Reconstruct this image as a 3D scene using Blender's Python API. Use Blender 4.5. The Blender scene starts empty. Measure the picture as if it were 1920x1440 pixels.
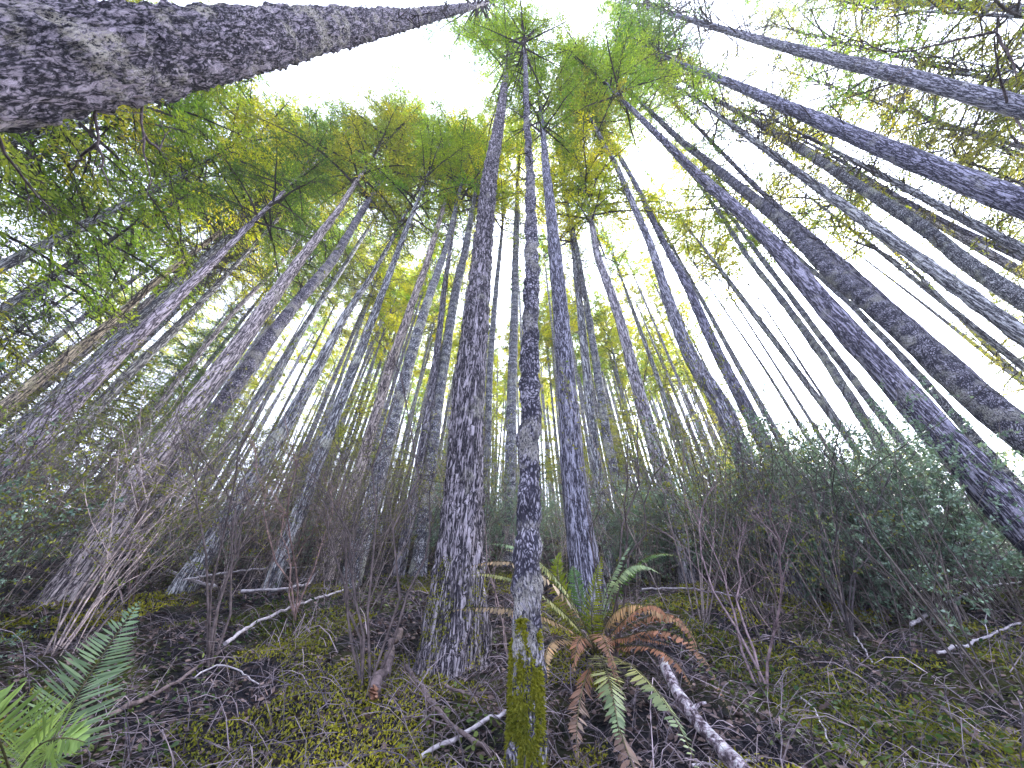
import bpy, math, random
import numpy as np
from mathutils import noise as mn, Vector

S = bpy.context.scene
COL = S.collection
R_ = math.radians
rng = np.random.RandomState(7)
random.seed(7)

# ------------------------------------------------------------------ camera
PITCH = 44.0
F = 721.0                      # focal length in pixels of the 1920 px wide photo
CAM = np.array([0.0, 0.0, 1.5])
cam = bpy.data.cameras.new('camera')
cam.sensor_width = 36.0
cam.lens = F / 1920 * 36
cam.clip_start = 0.05
cam.clip_end = 2000
co = bpy.data.objects.new('camera', cam)
COL.objects.link(co)
co.location = CAM
co.rotation_euler = (R_(90 + PITCH), 0, 0)
S.camera = co

# ------------------------------------------------------------------ sky and sun (bright overcast)
SUN_EL, SUN_AZ = 48.0, 52.0    # azimuth measured from +Y towards +X
w = bpy.data.worlds.new('World')
S.world = w
w.use_nodes = True
nt = w.node_tree
bg = nt.nodes['Background']
sky = nt.nodes.new('ShaderNodeTexSky')
sky.sky_type = 'NISHITA'
sky.sun_disc = False
sky.sun_elevation = R_(SUN_EL)
sky.sun_rotation = R_(SUN_AZ)
sky.air_density = 1.0
sky.dust_density = 2.0
hs = nt.nodes.new('ShaderNodeHueSaturation')
hs.inputs['Saturation'].default_value = 0.04
hs.inputs['Value'].default_value = 1.0
nt.links.new(sky.outputs[0], hs.inputs['Color'])
tintn = nt.nodes.new('ShaderNodeMix'); tintn.data_type = 'RGBA'; tintn.blend_type = 'MULTIPLY'
tintn.inputs[0].default_value = 1.0; tintn.inputs[7].default_value = (0.86, 0.94, 1.16, 1)   # milky blue-white cloud deck
nt.links.new(hs.outputs[0], tintn.inputs[6])
nt.links.new(tintn.outputs[2], bg.inputs['Color'])
bg.inputs['Strength'].default_value = 0.15
sun = bpy.data.lights.new('sun', 'SUN')
sun.energy = 1.5
sun.angle = R_(12)
sun.color = (1.0, 0.95, 0.86)
so = bpy.data.objects.new('sun', sun)
COL.objects.link(so)
sd = Vector((math.cos(R_(SUN_EL)) * math.sin(R_(SUN_AZ)), math.cos(R_(SUN_EL)) * math.cos(R_(SUN_AZ)), math.sin(R_(SUN_EL))))
so.rotation_euler = sd.to_track_quat('Z', 'Y').to_euler()
so.location = (0, 0, 60)
S.view_settings.view_transform = 'Standard'
S.view_settings.look = 'None'
S.view_settings.exposure = 3.0
S.view_settings.gamma = 1.0
S.cycles.max_bounces = 5
S.cycles.diffuse_bounces = 3
S.cycles.glossy_bounces = 1
S.cycles.transmission_bounces = 4
S.cycles.transparent_max_bounces = 4

# ------------------------------------------------------------------ photo geometry helpers
cp, sp_ = math.cos(R_(PITCH)), math.sin(R_(PITCH))
AX_R = np.array([1.0, 0, 0]); AX_F = np.array([0, cp, sp_]); AX_U = np.array([0, -sp_, cp])

def ray(x, y):
    return AX_R * ((x - 960) / F) + AX_U * ((720 - y) / F) + AX_F

def at(x, y, t):
    """world point seen at photo pixel (x, y) at camera depth t"""
    return CAM + ray(x, y) * t

def project(P):
    v = np.asarray(P) - CAM
    d = v @ AX_F
    return 960 + F * (v @ AX_R) / d, 720 - F * (v @ AX_U) / d

def ground_z(x, y):
    far = y if y < 70 else 70 - (y - 70) * 0.3
    z = 0.5 * far if y > -6 else -3 + (y + 6) * 0.25
    a = min(1.0, (abs(x) + abs(y)) / 6.0)
    z += 0.22 * mn.noise((x * 0.45, y * 0.45, 3.1)) * (0.4 + 0.6 * a)
    z += 0.07 * mn.noise((x * 1.7, y * 1.7, 9.7))
    d = math.hypot(x, y)
    if d > 6:
        z += 0.9 * mn.noise((x * 0.11, y * 0.11, 1.7)) * min(1, (d - 6) / 10)
    return z

def ground_hit(x, y, lift=0.0):
    r = ray(x, y)
    t = 0.5
    while t < 200:
        p = CAM + r * t
        if p[2] < ground_z(p[0], p[1]) + lift:
            lo, hi = t - max(0.03, t * 0.01), t
            for _ in range(12):
                m = (lo + hi) / 2
                p = CAM + r * m
                if p[2] < ground_z(p[0], p[1]) + lift: hi = m
                else: lo = m
            return CAM + r * hi
        t += max(0.03, t * 0.01)
    return None

# ------------------------------------------------------------------ mesh helpers
class MB:
    def __init__(s):
        s.v = []; s.f = []; s.m = []; s.n = 0
    def add(s, verts, faces, mat=0):
        verts = np.asarray(verts, float).reshape(-1, 3)
        faces = np.asarray(faces, int)
        s.v.append(verts); s.f.append(faces + s.n)
        s.m.append(np.full(len(faces), mat, int))
        s.n += len(verts)
    def mesh(s, name, mats, smooth=True):
        me = bpy.data.meshes.new(name)
        V = np.concatenate(s.v)
        me.vertices.add(len(V)); me.vertices.foreach_set('co', V.astype(np.float32).ravel())
        tot = np.concatenate([np.full(len(f), f.shape[1], int) for f in s.f])
        loops = np.concatenate([f.ravel() for f in s.f])
        start = np.concatenate([[0], np.cumsum(tot)[:-1]])
        me.loops.add(len(loops)); me.loops.foreach_set('vertex_index', loops.astype(np.int32))
        me.polygons.add(len(tot))
        me.polygons.foreach_set('loop_start', start.astype(np.int32))
        me.polygons.foreach_set('loop_total', tot.astype(np.int32))
        me.polygons.foreach_set('material_index', np.concatenate(s.m).astype(np.int32))
        me.polygons.foreach_set('use_smooth', np.full(len(tot), smooth))
        for m in mats: me.materials.append(m)
        me.update(calc_edges=True)
        return me

def norm(a):
    return a / np.maximum(np.linalg.norm(a, axis=-1, keepdims=True), 1e-9)

def tubes(mb, P, R, sides=3, mat=0, cap=False):
    """P (M,K,3) paths, R (M,K) radii"""
    P = np.asarray(P, float); R = np.asarray(R, float)
    if P.ndim == 2: P = P[None]; R = R[None]
    M, K, _ = P.shape
    T = norm(np.gradient(P, axis=1))
    ref = np.where(np.abs(T[:, :1, 2:3]) > 0.8, np.array([1.0, 0, 0]), np.array([0, 0, 1.0]))
    u = norm(np.cross(T, np.broadcast_to(ref, T.shape)))
    v = np.cross(T, u)
    a = np.arange(sides) * 2 * math.pi / sides
    V = P[:, :, None, :] + R[:, :, None, None] * (np.cos(a)[None, None, :, None] * u[:, :, None, :] + np.sin(a)[None, None, :, None] * v[:, :, None, :])
    idx = np.arange(M * K * sides).reshape(M, K, sides)
    nx = np.roll(idx, -1, axis=2)
    f = np.stack([idx[:, :-1], nx[:, :-1], nx[:, 1:], idx[:, 1:]], axis=-1).reshape(-1, 4)
    mb.add(V.reshape(-1, 3), f, mat)
    if cap:
        for m in range(M):
            for k in (0, K - 1):
                c = P[m, k][None]
                ring = V[m, k]
                ff = [[0, i + 1, (i + 1) % sides + 1] for i in range(sides)]
                mb.add(np.concatenate([c, ring]), ff, mat)

def leaves(mb, C, D, N, L, W, mat=0, six=False):
    """leaf blades from base C along D, normal N"""
    D = norm(D); side = norm(np.cross(D, N))
    L = np.asarray(L)[:, None]; W = np.asarray(W)[:, None]
    n = len(C)
    if six:
        nn = np.cross(side, D)
        pts = [C, C + D * L * .3 + side * W * .5 - nn * W * .12, C + D * L * .68 + side * W * .42 - nn * W * .2,
               C + D * L - nn * W * .35, C + D * L * .68 - side * W * .42 - nn * W * .2, C + D * L * .3 - side * W * .5 - nn * W * .12]
        V = np.stack(pts, 1).reshape(-1, 3)
        b = np.arange(n)[:, None] * 6
        f = np.concatenate([b + np.array([[0, 1, 2, 3]]), b + np.array([[0, 3, 4, 5]])])
    else:
        V = np.stack([C, C + D * L * .45 + side * W * .5, C + D * L, C + D * L * .45 - side * W * .5], 1).reshape(-1, 3)
        f = np.arange(n)[:, None] * 4 + np.arange(4)[None]
    mb.add(V, f, mat)

def link(name, data=None, parent=None, loc=None, kind=None):
    o = bpy.data.objects.new(name, data)
    COL.objects.link(o)
    if parent is not None: o.parent = parent
    if loc is not None: o.location = loc
    if kind: o['kind'] = kind
    return o

def tag(o, label, cat, group=None, kind=None):
    o['label'] = label; o['category'] = cat
    if group: o['group'] = group
    if kind: o['kind'] = kind
    return o

# ------------------------------------------------------------------ materials
def newmat(name):
    m = bpy.data.materials.new(name); m.use_nodes = True
    t = m.node_tree
    for n in list(t.nodes):
        if n.type != 'OUTPUT_MATERIAL': t.nodes.remove(n)
    out = [n for n in t.nodes if n.type == 'OUTPUT_MATERIAL'][0]
    return m, t, out

def ramp(t, fac, stops):
    r = t.nodes.new('ShaderNodeValToRGB')
    el = r.color_ramp.elements
    while len(el) < len(stops): el.new(0.5)
    for e, (p, c) in zip(el, stops):
        e.position = p; e.color = (*c, 1) if len(c) == 3 else c
    t.links.new(fac, r.inputs[0])
    return r.outputs[0]

def mixc(t, fac, a, b, mode='MIX'):
    m = t.nodes.new('ShaderNodeMix'); m.data_type = 'RGBA'; m.blend_type = mode
    for i, v in ((0, fac), (6, a), (7, b)):
        if isinstance(v, (int, float)): m.inputs[i].default_value = v
        elif isinstance(v, tuple): m.inputs[i].default_value = (*v, 1)
        else: t.links.new(v, m.inputs[i])
    return m.outputs[2]

def coords(t, scale, out='Object'):
    c = t.nodes.new('ShaderNodeTexCoord'); mp = t.nodes.new('ShaderNodeMapping')
    mp.inputs['Scale'].default_value = scale
    t.links.new(c.outputs[out], mp.inputs[0])
    return mp.outputs[0]

def tnoise(t, vec, scale, detail=6, rough=.6, dist=0):
    n = t.nodes.new('ShaderNodeTexNoise')
    n.inputs['Scale'].default_value = scale; n.inputs['Detail'].default_value = detail
    n.inputs['Roughness'].default_value = rough; n.inputs['Distortion'].default_value = dist
    t.links.new(vec, n.inputs['Vector'])
    return n.outputs[0]

def tvor(t, vec, scale, feature='DISTANCE_TO_EDGE', rnd=1.0):
    n = t.nodes.new('ShaderNodeTexVoronoi'); n.feature = feature
    n.inputs['Scale'].default_value = scale; n.inputs['Randomness'].default_value = rnd
    t.links.new(vec, n.inputs['Vector'])
    return n

def math_(t, op, a, b=None):
    m = t.nodes.new('ShaderNodeMath'); m.operation = op
    for i, v in enumerate((a, b)):
        if v is None: continue
        if isinstance(v, (int, float)): m.inputs[i].default_value = v
        else: t.links.new(v, m.inputs[i])
    return m.outputs[0]

def bark_mat(name, plate=9.0, stretch=0.3, dark=(.022, .018, .028), mid=(.15, .125, .155), light=(.52, .48, .54), lichen=(.50, .50, .42), bump=0.6, lich=0.62, rings=0.0, wc=.22, wf=.26, wn=1.15, fs=.55):
    m, t, out = newmat(name)
    oinf = t.nodes.new('ShaderNodeObjectInfo')
    def coords(t, scale):
        c = t.nodes.new('ShaderNodeTexCoord'); mp = t.nodes.new('ShaderNodeMapping')
        mp.inputs['Scale'].default_value = scale
        cb = t.nodes.new('ShaderNodeCombineXYZ')
        for q, k in enumerate((13.0, 29.0, 47.0)): t.links.new(math_(t, 'MULTIPLY', oinf.outputs['Random'], k), cb.inputs[q])
        t.links.new(cb.outputs[0], mp.inputs['Location'])
        t.links.new(c.outputs['Object'], mp.inputs[0])
        return mp.outputs[0]
    vec = coords(t, (1, 1, stretch))
    warp = t.nodes.new('ShaderNodeVectorMath'); warp.operation = 'ADD'
    nz = t.nodes.new('ShaderNodeTexNoise'); nz.inputs['Scale'].default_value = 5; nz.inputs['Detail'].default_value = 4
    t.links.new(vec, nz.inputs['Vector'])
    sc = t.nodes.new('ShaderNodeVectorMath'); sc.operation = 'SCALE'; sc.inputs['Scale'].default_value = 0.3
    t.links.new(nz.outputs['Color'], sc.inputs[0])
    t.links.new(vec, warp.inputs[0]); t.links.new(sc.outputs[0], warp.inputs[1])
    e = tvor(t, warp.outputs[0], plate).outputs['Distance']
    cell = tvor(t, warp.outputs[0], plate * 1.7, 'F1').outputs['Color']
    n1 = tnoise(t, coords(t, (1, 1, stretch * .8)), plate * 2.2, 9, .78, .4)
    n3 = tnoise(t, coords(t, (1, 1, stretch * .35)), plate * fs, 6, .65, .6)
    n2 = tnoise(t, coords(t, (1, 1, 1)), 2.2, 5, .6)
    # height of the plates: broken cells, long furrows and flaky grain
    eh = math_(t, 'MINIMUM', math_(t, 'MULTIPLY', e, 4.0), 1.0)
    fur = math_(t, 'MINIMUM', math_(t, 'MULTIPLY', math_(t, 'ABSOLUTE', math_(t, 'SUBTRACT', n3, .5)), 9.0), 1.0)
    h = math_(t, 'ADD', math_(t, 'MULTIPLY', eh, wc), math_(t, 'MULTIPLY', fur, wf))
    h = math_(t, 'ADD', h, math_(t, 'MULTIPLY', math_(t, 'SUBTRACT', n1, .22), wn))
    if rings:
        wv = t.nodes.new('ShaderNodeTexWave'); wv.wave_type = 'BANDS'; wv.bands_direction = 'Z'
        wv.inputs['Scale'].default_value = 1.1; wv.inputs['Distortion'].default_value = 11; wv.inputs['Detail'].default_value = 6
        t.links.new(coords(t, (.25, .25, 1)), wv.inputs['Vector'])
        h = math_(t, 'ADD', h, math_(t, 'MULTIPLY', math_(t, 'MULTIPLY', wv.outputs[1], math_(t, 'ADD', n2, -.1)), -rings * 1.3))
    col = ramp(t, h, [(.43, dark), (.53, mid), (.68, light), (.86, tuple(min(1, v * 1.35) for v in light))])  # furrows near-black, plates pale: bark shade and highlights painted into the colour
    sepc = t.nodes.new('ShaderNodeSeparateColor'); t.links.new(cell, sepc.inputs[0])
    col = mixc(t, math_(t, 'MULTIPLY', sepc.outputs[0], .45), col, (.06, .05, .075))
    lf = ramp(t, n2, [(lich - .03, (0, 0, 0)), (lich + .06, (1, 1, 1))])
    lf2 = math_(t, 'MULTIPLY', lf, math_(t, 'GREATER_THAN', n1, .48))
    col = mixc(t, math_(t, 'MULTIPLY', lf2, .75), col, lichen)
    oi = t.nodes.new('ShaderNodeObjectInfo')
    col = mixc(t, 1.0, col, oi.outputs['Color'], 'MULTIPLY')
    b = t.nodes.new('ShaderNodeBump'); b.inputs['Strength'].default_value = bump; b.inputs['Distance'].default_value = 0.035
    t.links.new(h, b.inputs['Height'])
    p = t.nodes.new('ShaderNodeBsdfPrincipled'); p.inputs['Roughness'].default_value = .85
    p.inputs['Specular IOR Level'].default_value = .25
    t.links.new(col, p.inputs['Base Color']); t.links.new(b.outputs[0], p.inputs['Normal'])
    t.links.new(p.outputs[0], out.inputs[0])
    return m

def leaf_mat(name, use_obj=True, a=(.1, .2, .03), b=(.3, .34, .03), trans=.5, rough=.5, spec=.3, tt=(1.25, 1.25, .7)):
    m, t, out = newmat(name)
    g = t.nodes.new('ShaderNodeNewGeometry')
    n = tnoise(t, coords(t, (1, 1, 1)), .6, 3, .6)
    if use_obj:
        oi = t.nodes.new('ShaderNodeObjectInfo')
        base = oi.outputs['Color']
        dk = mixc(t, 1.0, base, (.55, .75, .8), 'MULTIPLY')
        lt = mixc(t, 1.0, base, (1.5, 1.25, .8), 'MULTIPLY')
        c0 = mixc(t, ramp(t, n, [(.35, (0, 0, 0)), (.65, (1, 1, 1))]), dk, lt)
    else:
        c0 = mixc(t, ramp(t, n, [(.35, (0, 0, 0)), (.65, (1, 1, 1))]), a, b)
    v = ramp(t, g.outputs['Random Per Island'], [(0, (.55, .6, .6)), (1, (1.25, 1.2, 1.1))])
    c = mixc(t, 1.0, c0, v, 'MULTIPLY')
    p = t.nodes.new('ShaderNodeBsdfPrincipled'); p.inputs['Roughness'].default_value = rough
    p.inputs['Specular IOR Level'].default_value = spec
    t.links.new(c, p.inputs['Base Color'])
    tr = t.nodes.new('ShaderNodeBsdfTranslucent')
    c2 = mixc(t, 1.0, c, tt, 'MULTIPLY')
    t.links.new(c2, tr.inputs[0])
    mx = t.nodes.new('ShaderNodeMixShader'); mx.inputs[0].default_value = trans
    t.links.new(p.outputs[0], mx.inputs[1]); t.links.new(tr.outputs[0], mx.inputs[2])
    t.links.new(mx.outputs[0], out.inputs[0])
    return m

def plain_mat(name, a, b, scale=8, rough=.8, bump=.3, stretch=(1, 1, 1), obj=False, isl=False):
    m, t, out = newmat(name)
    n = tnoise(t, coords(t, stretch), scale, 8, .7)
    c = ramp(t, n, [(.36, a), (.64, b)])
    if isl:
        g = t.nodes.new('ShaderNodeNewGeometry')
        c = mixc(t, 1.0, c, ramp(t, g.outputs['Random Per Island'], [(0, (.4, .4, .45)), (1, (1.5, 1.45, 1.4))]), 'MULTIPLY')
    if obj:
        oi = t.nodes.new('ShaderNodeObjectInfo')
        c = mixc(t, 1.0, c, oi.outputs['Color'], 'MULTIPLY')
    p = t.nodes.new('ShaderNodeBsdfPrincipled'); p.inputs['Roughness'].default_value = rough
    p.inputs['Specular IOR Level'].default_value = .25
    bm_ = t.nodes.new('ShaderNodeBump'); bm_.inputs['Strength'].default_value = bump; bm_.inputs['Distance'].default_value = .02
    t.links.new(n, bm_.inputs['Height']); t.links.new(bm_.outputs[0], p.inputs['Normal'])
    t.links.new(c, p.inputs['Base Color']); t.links.new(p.outputs[0], out.inputs[0])
    return m

M_BARK = bark_mat('fir_bark', plate=34, stretch=.28, dark=(.018, .02, .034), mid=(.145, .145, .168), light=(.56, .56, .61), wf=.38, wc=.1)
M_BARKBIG = bark_mat('old_fir_bark', plate=28, stretch=.25, bump=1.0, dark=(.014, .014, .024), mid=(.13, .12, .14), light=(.50, .47, .52), wf=.5, wc=.08, fs=.8, wn=1.0)
M_BARKHUGE = bark_mat('corner_fir_bark', plate=26, stretch=.38, bump=1.0, dark=(.008, .008, .014), mid=(.10, .095, .12), light=(.48, .43, .49), lichen=(.60, .57, .46), lich=.57, wf=.3, wc=.2)
M_BARKPALE = bark_mat('pale_hemlock_bark', plate=32, stretch=.55, dark=(.03, .033, .05), mid=(.22, .22, .26), light=(.66, .66, .72), lich=.56, rings=.22, wc=.34, wf=.08, wn=1.1)
M_BARKBROWN = bark_mat('warm_fir_bark', plate=24, stretch=.24, dark=(.02, .018, .025), mid=(.18, .16, .175), light=(.58, .54, .56), wf=.45, wc=.14, fs=.7)
M_LEAF = leaf_mat('needle_sprays', trans=.6)
M_TWIG = plain_mat('dead_twig_bark', (.03, .025, .03), (.09, .07, .075), 20, isl=True)
M_STEM = plain_mat('shrub_stem_bark', (.05, .043, .045), (.25, .215, .21), 12, obj=True, isl=True)
M_SALAL = leaf_mat('glossy_shrub_leaf', False, (.12, .22, .19), (.34, .46, .38), .3, .3, .8)  # pale teal tones paint the leaves' glossy reflections into their colour
M_FERN = leaf_mat('fern_pinnae', True, trans=.3, rough=.5, spec=.3, tt=(1, 1, .9))
M_RACHIS = plain_mat('fern_rachis', (.06, .06, .03), (.12, .1, .05), 10)
M_MOSS = leaf_mat('moss_tips', False, (.09, .11, .02), (.38, .36, .04), .3, .8, .1)
M_LITTER = plain_mat('dead_leaf_litter', (.045, .034, .04), (.21, .15, .145), 3, isl=True)
M_STICK = plain_mat('weathered_pale_stick', (.22, .19, .23), (.6, .55, .62), 25, stretch=(1, 1, 1))
M_STICKDK = plain_mat('brown_stick', (.05, .035, .04), (.2, .15, .16), 18)
M_WOOD = plain_mat('broken_wood', (.16, .07, .05), (.45, .25, .18), 14)

def ground_mat():
    m, t, out = newmat('forest_floor')
    v = coords(t, (1, 1, 1))
    n1 = tnoise(t, v, .9, 6, .6); n2 = tnoise(t, v, 14, 10, .75); n3 = tnoise(t, v, 3.0, 8, .65)
    c = ramp(t, n2, [(.35, (.006, .007, .012)), (.55, (.022, .02, .028)), (.72, (.07, .052, .055))])
    moss = ramp(t, n3, [(.35, (.012, .02, .012)), (.7, (.09, .085, .015))])
    f = ramp(t, n1, [(.46, (0, 0, 0)), (.6, (1, 1, 1))])
    c = mixc(t, math_(t, 'MULTIPLY', f, .8), c, moss)
    p = t.nodes.new('ShaderNodeBsdfPrincipled'); p.inputs['Roughness'].default_value = .95
    p.inputs['Specular IOR Level'].default_value = .1
    b = t.nodes.new('ShaderNodeBump'); b.inputs['Strength'].default_value = 1; b.inputs['Distance'].default_value = .05
    t.links.new(n2, b.inputs['Height']); t.links.new(b.outputs[0], p.inputs['Normal'])
    t.links.new(c, p.inputs['Base Color']); t.links.new(p.outputs[0], out.inputs[0])
    return m
M_GROUND = ground_mat()

# ------------------------------------------------------------------ ground sheet
def build_ground():
    u = np.linspace(-1, 1, 321)
    xs = np.sinh(u * 5.2) / math.sinh(5.2) * 170
    u2 = np.linspace(-1, 1, 381)
    ys = 3 + np.sinh(u2 * 5.2) / math.sinh(5.2) * 170
    V = np.array([(x, y, ground_z(x, y)) for y in ys for x in xs])
    nx = len(xs); ny = len(ys)
    i = (np.arange(ny - 1)[:, None] * nx + np.arange(nx - 1)[None]).ravel()
    f = np.stack([i, i + 1, i + nx + 1, i + nx], 1)
    mb = MB(); mb.add(V, f)
    o = link('ground', mb.mesh('ground', [M_GROUND]))
    o['kind'] = 'structure'
build_ground()

# ------------------------------------------------------------------ crowns and bare limbs (shared meshes)
def limb_path(az, L, z0, rise, droop, K=6, wig=.06, r=rng):
    s = np.linspace(0, 1, K)
    rad = s * L
    z = z0 + rise * L * s - droop * L * s ** 2
    side = np.cumsum(r.randn(K) * wig * L / K)
    x = np.cos(az) * rad - np.sin(az) * side
    y = np.sin(az) * rad + np.cos(az) * side
    return np.stack([x, y, z], 1)

def crown_mesh(name, H, Rm, n_limb, seed, prof=.75, rise=.35, droop=.35, leafL=.11, gap=.12, lowbare=.3, dens=1.0):
    r = np.random.RandomState(seed)
    mb = MB()
    P5 = []; R5 = []; TP = []; TR = []
    C = []; D = []; N = []; LL = []
    for i in range(n_limb):
        t = (i + r.rand()) / n_limb
        t = t ** .9
        if r.rand() < .12: continue
        az = i * 2.399 + r.randn() * .6
        L = Rm * ((1 - t) ** prof * (.38 + .78 * r.rand()) + .06)
        if t < .15: L *= .6 + .4 * r.rand()
        p = limb_path(az, L, t * H, rise * (.6 + .8 * r.rand()), droop * (.5 + r.rand()), r=r)
        P5.append(p); R5.append(np.linspace(.014 + .011 * L, .004, len(p)))
        ns = max(3, int(L / gap))
        sv = np.linspace(lowbare, 1, ns)
        for s in sv:
            k = s * (len(p) - 1); k0 = min(int(k), len(p) - 2); fr = k - k0
            b = p[k0] * (1 - fr) + p[k0 + 1] * fr
            d0 = norm(p[k0 + 1] - p[k0])
            tl = (0.28 * L * (1.15 - s) + .16) * (.45 + 1.0 * r.rand())
            for sg in (-1, 1):
                if r.rand() > .72 * dens: continue
                hor = np.array([-d0[1], d0[0], 0]) * sg
                d = norm(d0 * .75 + hor * (.8 + .3 * r.rand()) + np.array([0, 0, -.25 + .35 * r.randn()]))
                e = b + d * tl + np.array([0, 0, -.12 * tl])
                TP.append([b, (b + e) / 2 + np.array([0, 0, .04 * tl]), e]); TR.append([.006, .004, .002])
                m = max(2, int(tl / .07))
                q = (np.arange(m) + .5) / m
                hh = norm(np.cross(d, [0, 0, 1.0]))
                for s2 in (-1, 1):
                    C.append(b[None] + (e - b)[None] * (q[:, None] + r.randn(m, 1) * .04))
                    D.append(norm(d[None] * .8 + hh[None] * s2 * .75 + r.randn(m, 3) * .28))
                    N.append(np.array([[0, 0, 1.0]]) + r.randn(m, 3) * .45)
                    LL.append(leafL * (.6 + .8 * r.rand(m)) * (1.1 - .35 * q))
    tubes(mb, np.array(P5), np.array(R5), 4, 1)
    tubes(mb, np.array(TP), np.array(TR), 3, 1)
    # leader
    zz = np.linspace(0, H * 1.02, 8)
    leaves(mb, np.concatenate(C), np.concatenate(D), norm(np.concatenate(N)), np.concatenate(LL), np.concatenate(LL) * .3, 0)
    return mb.mesh(name, [M_LEAF, M_TWIG], smooth=False)

def bare_mesh(name, H, Lm, n, seed, dens=5, twr=1.0):
    r = np.random.RandomState(seed)
    mb = MB(); P = []; RR = []; T = []; TR = []
    for i in range(n):
        t = r.rand() ** .8
        L = Lm * (.25 + .75 * r.rand()) * (.45 + .55 * t)
        az = r.rand() * 6.283
        p = limb_path(az, L, t * H, .25 + .3 * r.rand(), .35 + .4 * r.rand(), 6, .12, r)
        P.append(p); RR.append(np.linspace(.006 + .005 * L, .002, 6) * twr)
        for _ in range(int(dens * L)):
            s = .25 + .75 * r.rand(); k = s * 5; k0 = min(int(k), 4); fr = k - k0
            b = p[k0] * (1 - fr) + p[k0 + 1] * fr
            d = norm(norm(p[k0 + 1] - p[k0]) + r.randn(3) * .65)
            tl = (.15 + .35 * r.rand()) * L * .5 + .08
            T.append([b, b + d * tl * .55 + r.randn(3) * .03 * tl, b + d * tl + np.array([0, 0, -.1 * tl]) + r.randn(3) * .1 * tl])
            TR.append([.0045 * twr, .003 * twr, .0015])
    tubes(mb, np.array(P), np.array(RR), 4, 0)
    tubes(mb, np.array(T), np.array(TR), 3, 0)
    return mb.mesh(name, [M_TWIG], smooth=True)

CROWNS = {
    'fir': [crown_mesh('fir_crown', 12, 2.7, 74, 11 + k) for k in range(3)],
    'hem': [crown_mesh('hemlock_crown', 9, 3.0, 72, 31 + k, prof=.6, rise=.2, droop=.45, gap=.12, lowbare=.15, leafL=.115) for k in range(3)],
    'thin': [crown_mesh('sparse_crown', 10, 2.2, 46, 51 + k, prof=.7, rise=.5, droop=.3, dens=.75) for k in range(2)],
    'far': [crown_mesh('far_crown', 12, 2.6, 48, 71 + k, gap=.24, leafL=.26, dens=.95) for k in range(3)],
}
BARES = {
    'many': [bare_mesh('dead_limbs', 10, 3.0, 190, 81 + k) for k in range(2)],
    'some': [bare_mesh('dead_limbs', 10, 1.8, 95, 91 + k) for k in range(2)],
    'few': [bare_mesh('dead_limbs', 10, .6, 60, 95 + k, dens=3) for k in range(2)],
}

# ------------------------------------------------------------------ trees
VP = np.array(project(CAM + np.array([0, 0, 1.0])))
GREEN = {'y': (.46, .48, .05), 'g': (.23, .34, .06), 'd': (.12, .20, .07), 'o': (.32, .33, .07), 'b': (.27, .28, .10)}

def width_per_m(x, y, D):
    """image width of an upright trunk of diameter D at depth 1 through pixel x, y"""
    r = ray(x, y)
    n = norm(np.cross([0, 0, 1.0], r))
    a = np.array(project(CAM + r + n * D / 2)); b = np.array(project(CAM + r - n * D / 2))
    c = np.array(project(CAM + r)); l = norm(c - VP)
    pn = np.array([-l[1], l[0]])
    return abs((a - b) @ pn)

def trunk_from_px(pts, D0, base_d=None):
    """pts: (x, y, w) from the lowest to the highest point of the trunk seen; returns 3D path and radii from ground to top"""
    x, y, wd = pts[0]
    t0 = width_per_m(x, y, D0) / wd if base_d is None else base_d
    g = ground_hit(x, y, .15)
    if g is not None:
        tg = (g - CAM) @ AX_F
        if t0 > tg: t0 = tg
    P = [at(x, y, t0)]; Dm = [width_per_m(x, y, 1.0) and wd * t0 / width_per_m(x, y, 1.0)]
    for (x, y, wd) in pts[1:]:
        r = ray(x, y); rxy = r[:2]
        ref = P[0][:2]
        t = ((ref - CAM[:2]) @ rxy) / max(rxy @ rxy, 1e-4)
        t = max(t, 0.1)
        k = width_per_m(x, y, 1.0)
        z = CAM[2] + r[2] * t
        Dwant = Dm[0] * max(.35, 1 - .028 * max(0, z - P[0][2]))
        tw = Dwant * k / wd
        if t > 2.2 * tw: tt = .45 * t + .55 * tw
        else: tt = min(t, tw * 1.0) if tw < t else t
        # keep the lean moderate
        for _ in range(40):
            p = at(x, y, tt); dz = p[2] - P[0][2]
            if np.linalg.norm(p[:2] - ref) > .07 * abs(dz) + .15 and tt < t: tt += (t - tt) * .1
            else: break
        p = at(x, y, tt)
        if p[2] <= P[-1][2] + .3: continue
        D = min(wd * tt / k, Dm[-1])
        P.append(p); Dm.append(max(D, Dm[-1] * .55))
    P = np.array(P); Dm = np.array(Dm)
    return P, Dm

def ease_down(P, Dm):
    d = P[1] - P[0]; d = d / d[2]
    d[:2] = np.clip(d[:2], -.05, .05)
    p = P[0].copy()
    for _ in range(6):
        gz = ground_z(p[0], p[1]) - .25
        p = P[0] + d * (gz - P[0][2])
    h = P[0][2] - p[2]
    if h > .3:
        P = np.concatenate([[p], P]); Dm = np.concatenate([[Dm[0] * min(1.15, 1 + .03 * h)], Dm])
    return P, Dm

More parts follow.
